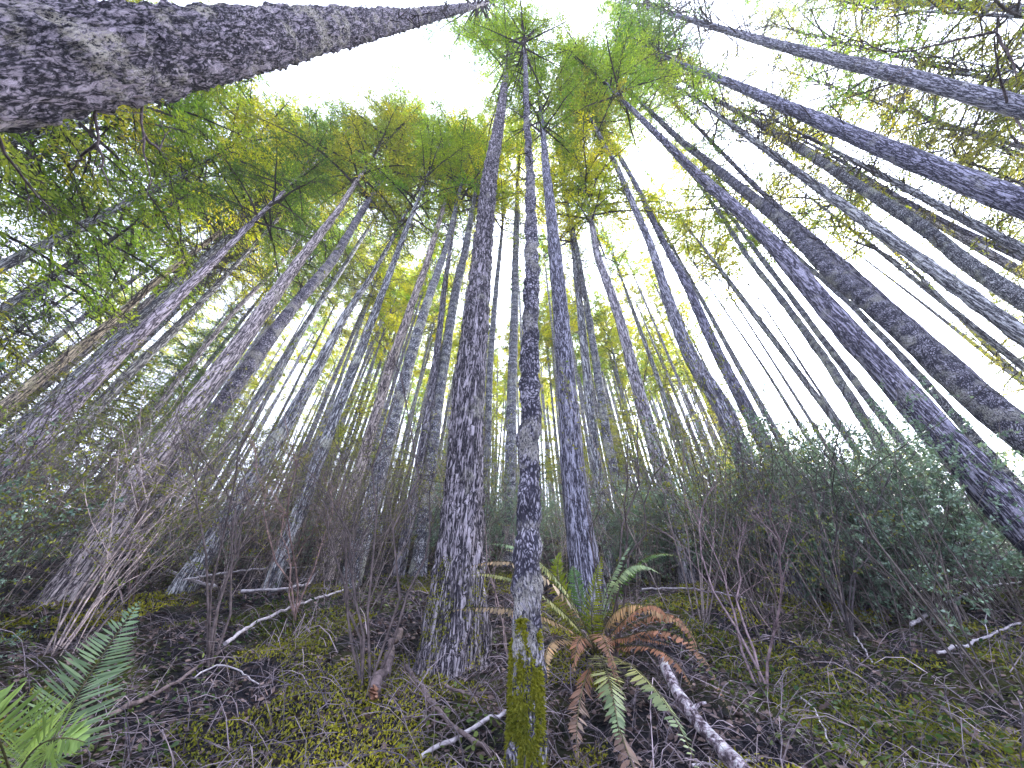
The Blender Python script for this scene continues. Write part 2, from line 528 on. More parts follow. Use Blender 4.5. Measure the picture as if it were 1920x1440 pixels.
def trunk_mesh(name, P, Dm, ground, mat, sides, seg, rough, flare=.35, seed=0):
    """resampled tapering trunk in coordinates local to its base P[0]"""
    L = np.concatenate([[0], np.cumsum(np.linalg.norm(np.diff(P, axis=0), axis=1))])
    n = max(8, int(L[-1] / seg))
    s = np.linspace(0, 1, n) ** 1.0 * L[-1]
    Q = np.stack([np.interp(s, L, P[:, i]) for i in range(3)], 1)
    Rr = np.interp(s, L, Dm) / 2
    # smooth the kinks
    for _ in range(max(2, n // 14)):
        Q[1:-1] = .25 * Q[:-2] + .5 * Q[1:-1] + .25 * Q[2:]
        Rr[1:-1] = .25 * Rr[:-2] + .5 * Rr[1:-1] + .25 * Rr[2:]
    hb = np.maximum(0, Q[:, 2] - P[0][2])
    Q = Q - P[0]
    a = np.arange(sides) * 2 * math.pi / sides
    lob = seed * 1.3
    V = np.zeros((n, sides, 3))
    for i in range(n):
        fl = 1 + flare * math.exp(-hb[i] / max(.22, Rr[i] * 2.2))
        rr = Rr[i] * fl * (1 + .10 * math.exp(-hb[i] / .5) * np.sin(a * 5 + lob))
        wob = .05 * math.sin(hb[i] * .9 + seed) * Rr[i]
        x = np.cos(a) * rr + wob; y = np.sin(a) * rr
        if rough > 0:
            for j in range(sides):
                v = (Q[i, 0] + x[j], Q[i, 1] + y[j], Q[i, 2])
                c = mn.cell((v[0] * 22, v[1] * 22, v[2] * 8))
                nn = mn.fractal((v[0] * 16, v[1] * 16, v[2] * 6 + seed), .7, 2.1, 4) * .8 + abs(mn.noise((v[0] * 14, v[1] * 14, v[2] * 5))) * 1.2
                k = 1 + rough * nn * .06 / max(Rr[i], .05)
                x[j] *= k; y[j] *= k
        V[i, :, 0] = Q[i, 0] + x; V[i, :, 1] = Q[i, 1] + y; V[i, :, 2] = Q[i, 2]
    idx = np.arange(n * sides).reshape(n, sides); nx = np.roll(idx, -1, 1)
    f = np.stack([idx[:-1], nx[:-1], nx[1:], idx[1:]], -1).reshape(-1, 4)
    mb = MB(); mb.add(V.reshape(-1, 3), f)
    return mb.mesh(name, [mat])

def lean_quat(d):
    return Vector(d).to_track_quat('Z', 'Y')

tree_count = [0]
def tree(label, pts=None, D=.35, crown='fir', csc=1.0, col='g', bare='some', bare_rng=None, tint=(1, 1, 1), mat=None, P=None, Dm=None,
         name='conifer_tree', cat='tree', group=None, hi=False, rough=.6, top=None, bsc=1.0, base_d=None, cdrop=0.0):
    tree_count[0] += 1
    k = tree_count[0]
    if P is None:
        P, Dm = trunk_from_px(pts, D, base_d)
        P, Dm = ease_down(P, Dm)
        csc *= 1.4
    base = P[0].copy()
    tp = P[-1].copy()
    d = norm(P[-1] - P[-2]); d = norm(d + np.array([0, 0, .6]))
    ch = {'fir': 12, 'hem': 9, 'thin': 10, 'far': 12}[crown] * csc if crown else 2
    ext = tp + d * ch * .98
    Pf = np.concatenate([P, [tp + d * ch * .5], [ext]])
    Df = np.concatenate([Dm, [Dm[-1] * .55, .02]])
    if pts is not None and crown:
        pass
    root = link(name, None, None, base)
    tag(root, label, cat, group)
    dist = math.hypot(base[0], base[1])
    sides = 56 if hi else (20 if dist < 9 else (14 if dist < 18 else 8))
    seg = .045 if hi else (.25 if dist < 18 else 1.2)
    if hi:
        # dense lower part, seg varies: split densely only within the first 14 m
        seg = .06
    tm = trunk_mesh('trunk', Pf, Df, None, mat or M_BARK, sides, seg, rough if hi else (.4 if dist < 14 else 0), seed=k)
    tr = link('trunk', tm, root); tr.color = (*tint, 1)
    if crown:
        me = CROWNS[crown][k % len(CROWNS[crown])]
        c = link('crown', me, root, tp - base - d * cdrop)
        c.rotation_mode = 'QUATERNION'
        c.rotation_quaternion = lean_quat(d) @ Vector((0, 0, 1)).to_track_quat('Z', 'Y') @ __import__('mathutils').Quaternion((0, 0, 1), k * 1.7)
        c.scale = (csc,) * 3
        g = np.array(GREEN[col]) * (.85 + .3 * rng.rand())
        c.color = (*g, 1)
    if bare:
        me = BARES[bare][k % 2]
        if pts is not None: bsc = max(bsc, min(1.9, (tp[2] - base[2]) / 13))
        bh = 10 * bsc
        zt = tp[2] - base[2] + 1.5
        z0 = max(1.5, zt - bh)
        q0 = np.array([np.interp(z0 + base[2], P[:, 2], P[:, i]) for i in range(3)]) - base
        dd = norm((tp - base) - q0) if z0 < zt - 2 else d
        b = link('dead_limbs', me, root, q0, 'stuff')
        b.rotation_mode = 'QUATERNION'
        b.rotation_quaternion = lean_quat(dd) @ __import__('mathutils').Quaternion((0, 0, 1), k * 2.1)
        b.scale = (bsc,) * 3
    return root, P, Dm

NEAR = 'tall conifers standing near on the slope'
# --- the named trunks (pixels of the photo: x, y, width; lowest first)
ROOT_MOSSY = tree('slim centre conifer with yellow moss sleeve at its foot', [(986, 1330, 54), (985, 1200, 49), (990, 960, 38), (994, 720, 30), (998, 480, 21), (993, 320, 12), (987, 200, 8), (985, 110, 5)],
     D=.15, base_d=None, crown='thin', csc=.8, col='g', bare='few', mat=M_BARKPALE, tint=(.75, .7, .8), hi=True)
ROOT_BIG = tree('thickest centre conifer with deeply furrowed bark just left of the mossy one', [(856, 1140, 98), (869, 960, 72), (881, 720, 55), (903, 480, 35), (920, 320, 26), (941, 200, 15), (949, 140, 9)],
     D=.5, crown='fir', csc=.9, col='g', bare='few', mat=M_BARKBIG, tint=(.95, .9, .97), hi=True)
tree('dark conifer just right of the mossy trunk, black hollow at its foot', [(1090, 1010, 52), (1083, 960, 49), (1062, 720, 34), (1042, 480, 24), (1024, 320, 15), (1020, 265, 10)],
     D=.4, crown='fir', csc=.8, col='g', bare='few', tint=(.72, .7, .85))
ROOT_HUGE = tree('huge leaning trunk crossing the top left corner with mottled lichen bark', [(0, 122, 284), (200, 106, 228), (400, 86, 168), (640, 52, 84), (760, 37, 42), (885, 12, 12)],
     D=.62, crown='fir', csc=.9, col='d', bare='few', mat=M_BARKHUGE, hi=True, tint=(1.05, 1, 1.08), rough=.9)
tree('pale straight conifer between the furrowed trunk and the mossy trunk', [(955, 940, 22), (958, 800, 19), (963, 640, 16), (967, 480, 12), (970, 370, 8)],
     D=.32, crown='fir', csc=1, col='y', bare='some', mat=M_BARKPALE)
tree('grey conifer right of the dark one, trunk bowing leftward as it rises', [(1232, 860, 26), (1218, 800, 24), (1194, 720, 22), (1163, 600, 18), (1120, 480, 14), (1112, 430, 10)],
     D=.32, crown='hem', csc=.9, col='y', bare='few', tint=(.9, .9, 1), mat=M_BARKBROWN)
tree('thin grey trunk close behind the dark conifer on its right', [(1122, 900, 19), (1100, 700, 16), (1078, 480, 12), (1066, 400, 8)], D=.26, crown='fir', csc=.8, col='y', bare='some')
tree('thin pale trunk second behind the dark conifer on its right', [(1155, 900, 18), (1135, 800, 16), (1105, 600, 12), (1088, 500, 8)], D=.24, crown='thin', csc=.9, col='g', bare='some', mat=M_BARKPALE)
tree('left trunk of the close pair right of centre, the greyer one', [(1372, 800, 36), (1357, 757, 34), (1300, 687, 29), (1262, 590, 23), (1223, 467, 15), (1160, 320, 10), (1122, 250, 7)],
     D=.36, crown='hem', csc=.8, col='o', bare='few', tint=(.95, .93, 1.05))
tree('right trunk of the close pair right of centre, dark and running down into the bushes', [(1510, 990, 36), (1453, 873, 30), (1400, 767, 26), (1347, 667, 22), (1287, 530, 18), (1250, 467, 13), (1200, 360, 10), (1138, 253, 7)],
     D=.34, crown='hem', csc=.8, col='g', bare='few', tint=(.75, .72, .9))
tree('massive dark conifer slanting out of the right edge, lower of the big pair', [(1885, 945, 88), (1780, 840, 72), (1680, 720, 60), (1580, 613, 50), (1493, 507, 40), (1447, 455, 35), (1390, 400, 28), (1300, 320, 20), (1172, 192, 9)],
     D=.48, crown='hem', csc=1.0, col='g', bare='few', tint=(.72, .68, .85))
tree('massive conifer with scaly bark slanting out of the right edge, upper of the big pair', [(1920, 815, 78), (1847, 767, 70), (1747, 667, 58), (1663, 590, 48), (1547, 503, 38), (1513, 462, 32), (1440, 393, 26), (1360, 330, 20), (1280, 267, 14), (1225, 215, 9)],
     D=.5, crown='fir', csc=.8, col='g', bare='few', mat=M_BARKPALE, tint=(.75, .72, .82))
tree('slender pale trunk squeezed between the two massive right hand conifers', [(1913, 918, 22), (1713, 693, 16), (1600, 575, 12), (1493, 480, 9)], D=.2, crown='thin', csc=.8, col='g', bare='few', mat=M_BARKPALE)
ROOT_HIGH = tree('long trunk crossing the upper right, highest of the wide ones', [(1913, 200, 50), (1747, 157, 42), (1600, 120, 34), (1440, 80, 22), (1280, 33, 12), (1215, 12, 7)],
     D=.42, crown='fir', csc=.9, col='g', bare='many', tint=(.8, .78, .9))
tree('thick dark trunk crossing the upper right below the highest wide one', [(1913, 380, 68), (1780, 327, 56), (1647, 273, 45), (1513, 217, 33), (1380, 160, 22), (1280, 123, 14), (1245, 105, 9)],
     D=.5, crown='hem', csc=.9, col='d', bare='some', tint=(.72, .7, .9))
tree('pale scaly trunk slanting to the right edge under the thick dark one', [(1913, 560, 42), (1813, 497, 36), (1763, 447, 32), (1663, 383, 28), (1533, 300, 20), (1423, 233, 13), (1330, 180, 8)],
     D=.36, crown='fir', csc=.8, col='o', bare='some', mat=M_BARKPALE)
tree('thin dark trunk alongside the pale scaly one at right', [(1913, 482, 19), (1797, 430, 15), (1680, 367, 11), (1563, 293, 8), (1480, 250, 5)], D=.22, crown='thin', csc=.8, col='o', bare='some', tint=(.7, .66, .8))
tree('thin dark trunk rising behind the scaly member of the big pair', [(1663, 570, 24), (1597, 510, 21), (1563, 480, 17), (1493, 420, 14), (1413, 347, 10), (1280, 210, 6)], D=.28, crown='thin', csc=.9, col='b', bare='some', tint=(.7, .66, .8))
tree('nearly level trunk at the very top right edge of view', [(1915, 16, 24), (1760, 8, 18), (1600, -2, 12)], D=.36, crown='fir', csc=.9, col='g', bare='many')
tree('thin brown trunk above the highest wide trunk at right', [(1913, 160, 16), (1760, 127, 8), (1600, 84, 5)], D=.2, crown='thin', csc=.9, col='b', bare='many')
tree('very thin trunk between the two wide trunks at upper right', [(1913, 290, 11), (1703, 207, 5), (1560, 160, 4)], D=.16, crown='thin', csc=.9, col='b', bare='many')
tree('speckled pale trunk left of the massive dark right hand conifer', [(1647, 830, 22), (1563, 697, 19), (1480, 580, 15), (1407, 490, 11), (1350, 400, 7)], D=.27, crown='fir', csc=.8, col='y', bare='few', mat=M_BARKPALE)
tree('pale trunk tight against the massive dark right hand conifer', [(1680, 817, 18), (1533, 623, 14), (1430, 487, 10), (1370, 405, 6)], D=.22, crown='thin', csc=.8, col='y', bare='few', mat=M_BARKPALE)
tree('thin dark trunk with stubby limbs at the edge of the bright gap', [(1607, 847, 14), (1547, 763, 12), (1447, 630, 10), (1340, 490, 6), (1300, 440, 4)], D=.2, crown='thin', csc=1, col='y', bare='some')
tree('slim trunk standing alone inside the bright gap, left one', [(1513, 820, 9), (1440, 700, 6), (1367, 593, 4)], D=.18, crown='thin', csc=.8, col='y', bare='few')
tree('slim trunk standing alone inside the bright gap, middle one', [(1535, 813, 8), (1470, 710, 6), (1393, 590, 4)], D=.17, crown='thin', csc=.8, col='y', bare='few')
tree('slim trunk standing alone inside the bright gap, right one', [(1580, 800, 8), (1520, 710, 6), (1450, 600, 4)], D=.17, crown='thin', csc=.8, col='y', bare='few')
tree('hair thin trunk crossing the second bright gap beside the scaly conifer', [(1797, 622, 9), (1700, 545, 6), (1613, 480, 4)], D=.18, crown='thin', csc=.9, col='o', bare='few')
tree('thin brown trunk beyond the second bright gap at right', [(1860, 660, 12), (1780, 573, 10), (1697, 490, 8), (1640, 440, 5)], D=.24, crown='thin', csc=.9, col='b', bare='some')

tree('lichen yellow leaning trunk, uppermost of the left slanting group', [(0, 770, 30), (100, 689, 25), (200, 613, 20), (300, 520, 14), (417, 467 - 35, 11), (540, 347, 6)], D=.3, crown='hem', csc=1.1, col='g', bare='many', tint=(1.3, 1.15, .85), bsc=.9, mat=M_BARKBROWN)
tree('grey leaning trunk just under the lichen yellow one', [(60, 740, 22), (150, 668, 18), (233, 603, 15), (333, 520, 11), (400, 465, 8)], D=.28, crown='thin', csc=1, col='d', bare='some', tint=(1, .95, 1), mat=M_BARKBROWN)
tree('stout dark trunk slanting out of the left edge', [(0, 905, 66), (50, 840, 60), (183, 697, 40), (283, 607, 28), (400, 490, 16), (470, 420, 10)], D=.46, crown='fir', csc=.8, col='d', bare='some', tint=(.95, .88, 1), mat=M_BARKBROWN)
tree('mossy thinner trunk tucked right of the stout left one', [(150, 800, 26), (240, 700, 21), (333, 613, 16), (433, 507, 10), (480, 455, 7)], D=.28, crown='thin', csc=1, col='d', bare='some', tint=(.95, .9, .8))
tree('thick brown trunk of the left group with long wavy bark plates', [(285, 875, 54), (317, 827, 50), (367, 753, 44), (433, 667, 37), (500, 573, 28), (563, 487, 20), (633, 397, 13), (662, 350, 9)], D=.44, crown='hem', csc=1.0, col='o', bare='few', tint=(1.1, 1.02, 1.04), mat=M_BARKBROWN)
tree('thin trunk just left of the thick brown one', [(207, 887, 18), (250, 830, 16), (333, 713, 13), (433, 590, 10), (527, 493, 8), (580, 420, 5)], D=.24, crown='thin', csc=1, col='d', bare='some', tint=(1.05, .98, .98), mat=M_BARKBROWN)
tree('dark patchy trunk right of the thick brown one', [(383, 800, 36), (467, 687, 30), (540, 587, 24), (623, 490, 19), (683, 390, 12), (733, 310, 6)], D=.36, crown='hem', csc=1.0, col='g', bare='some', mat=M_BARKPALE, tint=(.95, .88, .95))
tree('leaning trunk third right of the thick brown one', [(483, 880, 32), (567, 747, 24), (647, 590, 14), (700, 513, 9), (740, 440, 6)], D=.32, crown='thin', csc=1, col='o', bare='some')
tree('slim brown trunk left of the tight trio left of centre', [(690, 830, 20), (733, 680, 16), (773, 567, 14), (800, 497, 12), (812, 455, 10), (841, 355, 5)], D=.25, crown='hem', csc=1.0, col='g', bare='few', tint=(1.1, 1, .95), mat=M_BARKBROWN)
tree('left trunk of the tight trio left of centre', [(707, 913, 29), (730, 813, 26), (757, 720, 22), (787, 607, 18), (820, 513, 13), (838, 460, 10), (858, 375, 6)], D=.3, crown='fir', csc=.9, col='y', bare='few', mat=M_BARKPALE)
tree('dark middle trunk of the tight trio left of centre', [(773, 947, 18), (797, 813, 16), (817, 680, 13), (837, 513, 8), (848, 440, 6)], D=.22, crown='thin', csc=1, col='g', bare='some', tint=(.75, .7, .75))
tree('right trunk of the tight trio, half hidden by the furrowed conifer', [(800, 947, 24), (812, 830, 22), (821, 747, 21), (838, 647, 20), (854, 547, 17), (873, 467, 13), (889, 375, 7)], D=.3, crown='hem', csc=.8, col='y', bare='some', mat=M_BARKPALE)
tree('pale trunk peeking out right of the furrowed conifer', [(912, 900, 14), (918, 700, 11), (928, 560, 9), (938, 470, 6)], D=.22, crown='thin', csc=.9, col='y', bare='few', mat=M_BARKPALE)

# --- middle storey hemlocks, thin stems under full crowns
def ground_tree(az, d, H, D, crown, csc, col, label, z_crown=None, bare='some', group=None, lean=.02, tint=(1, 1, 1), name='conifer_tree', bsc=.8, mat=None):
    x = d * math.sin(R_(az)); y = d * math.cos(R_(az))
    gz = ground_z(x, y)
    ch = {'fir': 12, 'hem': 9, 'thin': 10, 'far': 12}[crown] * csc
    zb = max(1.0, H - ch)
    lx, ly = rng.randn(2) * lean
    P = np.array([[x, y, gz - .2], [x + lx * zb * .5, y + ly * zb * .5, gz + zb * .5], [x + lx * zb, y + ly * zb, gz + zb]])
    Dm = np.array([D, D * .85, D * .65])
    return tree(label, P=P, Dm=Dm, crown=crown, csc=csc, col=col, bare=bare, group=group, tint=tint, name=name, bsc=bsc, mat=mat)

MID = [(-79, 11, 22, 'hem', 1.3, 'g', 'hemlock whose top touches the underside of the huge corner trunk'),
       (-70, 12, 25, 'hem', 1.3, 'y', 'yellow topped hemlock under the middle of the huge corner trunk'),
       (-58, 14, 28, 'hem', 1.3, 'g', 'tall hemlock just left of the bright top gap'),
       (-76, 13, 19, 'hem', 1.4, 'g', 'bushy hemlock nearest the left edge under the huge trunk'),
       (-66, 15, 22, 'hem', 1.5, 'g', 'broad green hemlock below the huge top left trunk'),
       (-57, 17, 25, 'hem', 1.4, 'y', 'yellow green hemlock behind the left slanting group'),
       (-64, 19, 15, 'hem', 1.0, 'd', 'low dark hemlock with ragged bare limbs at left'),
       (-48, 18, 27, 'hem', 1.3, 'g', 'tall bushy hemlock above the lichen yellow trunk'),
       (-40, 20, 28, 'hem', 1.3, 'o', 'olive hemlock above the thick brown left trunk'),
       (-76, 20, 14, 'hem', 1.2, 'd', 'dark bushy hemlock far back at the left edge'),
       (-50, 22, 15, 'hem', 1.0, 'd', 'short dark hemlock between the left slanting trunks'),
       (-31, 19, 27, 'hem', 1.2, 'y', 'bright yellow hemlock left of the tight trio'),
       (-19, 22, 29, 'hem', 1.2, 'y', 'yellow crowned hemlock behind the tight trio'),
       (-84, 9, 19, 'fir', 1.1, 'o', 'olive fir whose crown shows behind the huge corner trunk'),
       (-30, 8, 26, 'fir', 1.1, 'g', 'green fir whose crown hangs left of the bright top gap'),
       (-6, 26, 20, 'hem', 1.2, 'y', 'bright yellow hemlock glowing between furrowed and mossy trunks'),
       (8, 24, 25, 'hem', 1.0, 'g', 'green hemlock behind the dark centre conifer'),
       (20, 22, 22, 'hem', 1.0, 'y', 'yellow hemlock behind the grey bowing trunk'),
       (30, 26, 22, 'hem', 1.1, 'y', 'yellow hemlock behind the close pair'),
       (62, 17, 22, 'hem', 1.1, 'y', 'yellow hemlock above the second bright gap'),
       (54, 19, 29, 'hem', 1.2, 'o', 'olive hemlock behind the pale scaly right hand trunk'),
       (74, 16, 16, 'hem', 1.1, 'b', 'brownish ragged hemlock at the right edge'),
       (82, 14, 18, 'fir', 1.2, 'b', 'straggly fir with many dead limbs at upper right'),
       (88, 15, 27, 'fir', 1.3, 'o', 'olive fir with fine limbs along the top right edge'),
       (70, 12, 24, 'thin', 1.2, 'o', 'thin crowned hemlock between the wide upper right trunks'),
       (80, 14, 26, 'thin', 1.1, 'g', 'ragged thin hemlock above the thick dark upper right trunk'),
       (92, 13, 27, 'thin', 1.2, 'g', 'thin hemlock whose twigs fill the top right corner'),
       (64, 9, 26, 'thin', 1.0, 'g', 'thin crowned hemlock left of the highest wide trunk'),
       (78, 20, 27, 'hem', 1.3, 'o', 'olive hemlock far behind the upper right trunks'),
       (40, 15, 30, 'fir', 1.1, 'y', 'tall fir whose pale crown fills the sky left of the big pair'),
       (28, 16, 31, 'fir', 1.1, 'g', 'tall fir whose crown fills the sky above the grey bowing trunk'),
       (47, 21, 30, 'hem', 1.3, 'y', 'yellow hemlock crown between the big pair and the pale scaly trunk'),
       (36, 25, 25, 'hem', 1.2, 'y', 'yellow hemlock crown at the top of the bright gap'),
       (-42, 14, 34, 'fir', 1.2, 'g', 'tall fir whose crown edges the bright top gap at upper left'),
       (66, 26, 13, 'hem', .9, 'o', 'low olive hemlock past the second bright gap'),
       (125, 8, 30, 'fir', 1.3, 'g', 'fir behind the viewer whose limbs overhang the top edge right of centre'),
       (175, 5, 24, 'fir', 1.4, 'g', 'fir behind the viewer whose limbs overhang the top centre'),
       (-120, 7, 26, 'fir', 1.4, 'g', 'fir behind the viewer whose limbs overhang the top edge left of centre'),
       ]
for az, d, H, cr, cs, cl, lb in MID:
    ground_tree(az, d, H, .09 + .006 * H, cr, cs, cl, lb, bare='many' if abs(az) > 45 else 'some', name='hemlock_tree', cat='tree') if False else \
        ground_tree(az, d, H, .09 + .006 * H, cr, cs, cl, lb, bare='many' if abs(az) > 45 else 'some', name='hemlock_tree')

# --- distant stand on the hillside
zones = [(-70, -50, 26, 'distant conifer at the far left behind the slanting trunks'), (-50, -32, 36, 'distant conifer behind the thick brown left trunk'),
         (-32, -12, 64, 'distant conifer behind the tight trio left of centre'), (-12, 8, 62, 'distant conifer in the gaps around the mossy centre trunk'),
         (8, 34, 92, 'distant conifer up the slope right of the dark centre trunk'), (64, 84, 10, 'distant conifer at the far right edge'),
         (36, 62, 24, 'distant conifer at the rim of the bright gap')]
for a0, a1, n, lb in zones:
    for i in range(n):
        az = a0 + (a1 - a0) * (i + rng.rand()) / n
        d = 17 + 38 * rng.rand() ** .8
        if a0 == 36: d = 48 + 14 * rng.rand()
        H = 22 + 9 * rng.rand()
        if a0 == 36: H = 9 + 5 * rng.rand()
        ground_tree(az, d, H, .16 + .2 * rng.rand(), 'far', .6 + .35 * rng.rand(), ['y', 'y', 'g', 'o'][rng.randint(4)], lb, bare='some' if rng.rand() < .5 else None,
                    group=lb.replace('distant conifer', 'distant conifers'), tint=tuple(np.array([1, .95, 1]) * (.95 + .5 * rng.rand())), mat=M_BARKPALE if rng.rand() < .7 else M_BARK)
print('trees', tree_count[0])

# ------------------------------------------------------------------ undergrowth: bare twiggy shrubs
def grow(paths, rads, p0, d0, L, r0, depth, r, lean=.12, spread=.6, kids=5, K=5):
    """one branch as a K point polyline, then its side branches"""
    pts = [p0]; d = d0.copy()
    for i in range(K - 1):
        d = norm(d + r.randn(3) * .13 + np.array([0, 0, .05 * depth]))
        pts.append(pts[-1] + d * L / (K - 1))
    pts = np.array(pts)
    paths.append(pts); rads.append(np.linspace(r0, r0 * .5, K))
    if depth == 0: return
    n = kids + r.randint(-1, 2)
    for i in range(n):
        s = .3 + .7 * (i + r.rand()) / n
        k = min(s, .999) * (K - 1); k0 = int(k); fr = k - k0
        b = pts[k0] * (1 - fr) + pts[k0 + 1] * fr
        dd = norm(norm(pts[k0 + 1] - pts[k0]) + r.randn(3) * spread)
        grow(paths, rads, b, dd, L * (.35 + .3 * r.rand()), r0 * (.62 - .2 * s), depth - 1, r, lean, spread, kids, K)

def shrub_mesh(name, seed, H=2.2, stems=8, leafy=0, kids=5, spread=.55, r0=.009, leafL=.03, leafmat=None):
    r = np.random.RandomState(seed)
    paths = []; rads = []
    for i in range(stems):
        az = r.rand() * 6.283; ti = .08 + .4 * r.rand()
        d = np.array([math.cos(az) * ti, math.sin(az) * ti, 1.0]); d = norm(d)
        p = np.array([math.cos(az) * .08, math.sin(az) * .08, -.1])
        grow(paths, rads, p, d, H * (.5 + .5 * r.rand()), r0 * (.7 + .6 * r.rand()), 2, r, kids=kids, spread=spread)
    ms = MB(); tubes(ms, np.array(paths), np.array(rads), 3, 0)
    me = ms.mesh(name + '_stems', [M_STEM])
    ml = None
    if leafy:
        P = np.array(paths)
        fine = P[np.array([x[0] < r0 * .5 for x in rads])]
        m = len(fine)
        i = r.randint(0, m, leafy); k = r.randint(1, 4, leafy); f = r.rand(leafy, 1)
        c = fine[i, k] * (1 - f) + fine[i, k + 1] * f
        mb = MB()
        leaves(mb, c, r.randn(leafy, 3) + np.array([0, 0, .25]), norm(r.randn(leafy, 3) * .5 + np.array([0, 0, 1])), leafL * (.6 + .8 * r.rand(leafy)), leafL * .55 * (.7 + .6 * r.rand(leafy)), 0)
        ml = mb.mesh(name + '_leaves', [leafmat])
    return me, ml

M_SMALL = leaf_mat('small_shrub_leaves', True, trans=.45)
TWIGGY = [shrub_mesh('twiggy', 200 + i, 2.5, 7, kids=5, r0=.0065, spread=.65) for i in range(4)]
BUDDY = [shrub_mesh('budding', 220 + i, 2.6, 7, leafy=1600, r0=.0065, spread=.65, leafL=.03, leafmat=M_SMALL) for i in range(3)]
SALAL = [shrub_mesh('evergreen', 240 + i, 2.1, 12, leafy=9000, kids=5, spread=.8, r0=.008, leafL=.042, leafmat=M_SALAL) for i in range(3)]

shrub_n = [0]
def shrub(kinds, az, d, sc, label, group, name, cat, tint=(1, 1, 1), lcol=(.16, .16, .03), xy=None):
    shrub_n[0] += 1; k = shrub_n[0]
    x, y = (d * math.sin(R_(az)), d * math.cos(R_(az))) if xy is None else xy
    root = link(name, None, None, (x, y, ground_z(x, y)))
    root.rotation_euler = (0, 0, k * 2.3); root.scale = (sc, sc, sc)
    tag(root, label, cat, group)
    st, lv = kinds[k % len(kinds)]
    o = link('stems', st, root); o.color = (*tint, 1)
    if lv:
        o = link('leaves', lv, root); o.color = (*lcol, 1)
    return root

Z = [(-72, -48, 22, 5.5, 13, 'twiggy brown shrub at the far left of the slope'),
     (-48, -30, 27, 5.6, 14, 'twiggy brown shrub in front of the left slanting trunks'),
     (-30, -12, 28, 5.8, 15, 'twiggy brown shrub between the left trunks and the furrowed conifer'),
     (-8, 14, 16, 6, 15, 'twiggy brown shrub behind the three centre trunks'),
     (14, 36, 16, 5, 14, 'twiggy brown shrub in front of the close pair'),
     (36, 50, 10, 4.6, 12, 'twiggy brown shrub low on the right hand slope')]
for a0, a1, n, d0, d1, lb in Z:
    for i in range(n):
        az = a0 + (a1 - a0) * rng.rand(); d = d0 + (d1 - d0) * rng.rand()
        v = rng.rand()
        shrub(TWIGGY if rng.rand() < .4 or a0 == 36 else BUDDY, az, d, .8 + .75 * rng.rand(), lb, lb.replace('shrub', 'shrubs'), 'bare_shrub', 'shrub',
              tint=tuple(np.array([1.0, .96, 1.0]) * (.35 + 2.3 * v * v)), lcol=tuple(np.array([.22, .24, .06]) * (.6 + .8 * rng.rand())))
Z = [(16, 36, 17, 7.5, 12.5, 'dense dark evergreen bush right of the dark centre conifer', .95),
     (33, 50, 17, 6.4, 11, 'dense dark evergreen bush under the bright gap', 1.1),
     (52, 78, 12, 9.8, 13.5, 'dense dark evergreen bush at the right edge', .9),
     (-78, -58, 12, 4.5, 9, 'dense dark evergreen bush at the left edge', .8),
     (-64, -50, 3, 4.2, 5.5, 'small evergreen bush just behind the bottom left fern', .42),
     (-55, -25, 8, 10, 15, 'small evergreen bush among the left trunks', .8),
     (-14, 12, 10, 9, 15, 'small evergreen bush behind the centre trunks', .8)]
for a0, a1, n, d0, d1, lb, sc in Z:
    for i in range(n):
        az = a0 + (a1 - a0) * (i + rng.rand()) / n; d = d0 + (d1 - d0) * rng.rand()
        shrub(SALAL, az, d, sc * (.7 + .5 * rng.rand()), lb, lb.replace('bush', 'bushes'), 'evergreen_bush', 'bush')

# young hemlocks giving the green between the trunks
Z = [(-72, -45, 8, 14, 22, ['g', 'd', 'o', 'o'], 'young hemlock sapling at the left among slanting trunks'),
     (-45, -20, 9, 16, 28, ['y', 'g', 'y', 'y'], 'young hemlock sapling behind the left trunks'),
     (-20, 10, 8, 18, 32, ['y', 'y', 'y', 'y'], 'young yellow green hemlock sapling behind the centre trunks'),
     (10, 36, 8, 18, 32, ['y', 'y', 'y', 'y'], 'young yellow green hemlock sapling behind the right centre trunks'),
     (60, 80, 6, 12, 20, ['b', 'o', 'b'], 'young brownish hemlock sapling at the right edge')]
for a0, a1, n, d0, d1, cl, lb in Z:
    for i in range(n):
        az = a0 + (a1 - a0) * (i + rng.rand()) / n; d = d0 + (d1 - d0) * rng.rand()
        sc = .55 + .35 * rng.rand()
        ground_tree(az, d, 9 * sc + 1 + 3 * rng.rand(), .09, 'hem', sc, cl[rng.randint(len(cl))], lb, bare=None, group=lb.replace('sapling', 'saplings'), name='hemlock_sapling', lean=.04)

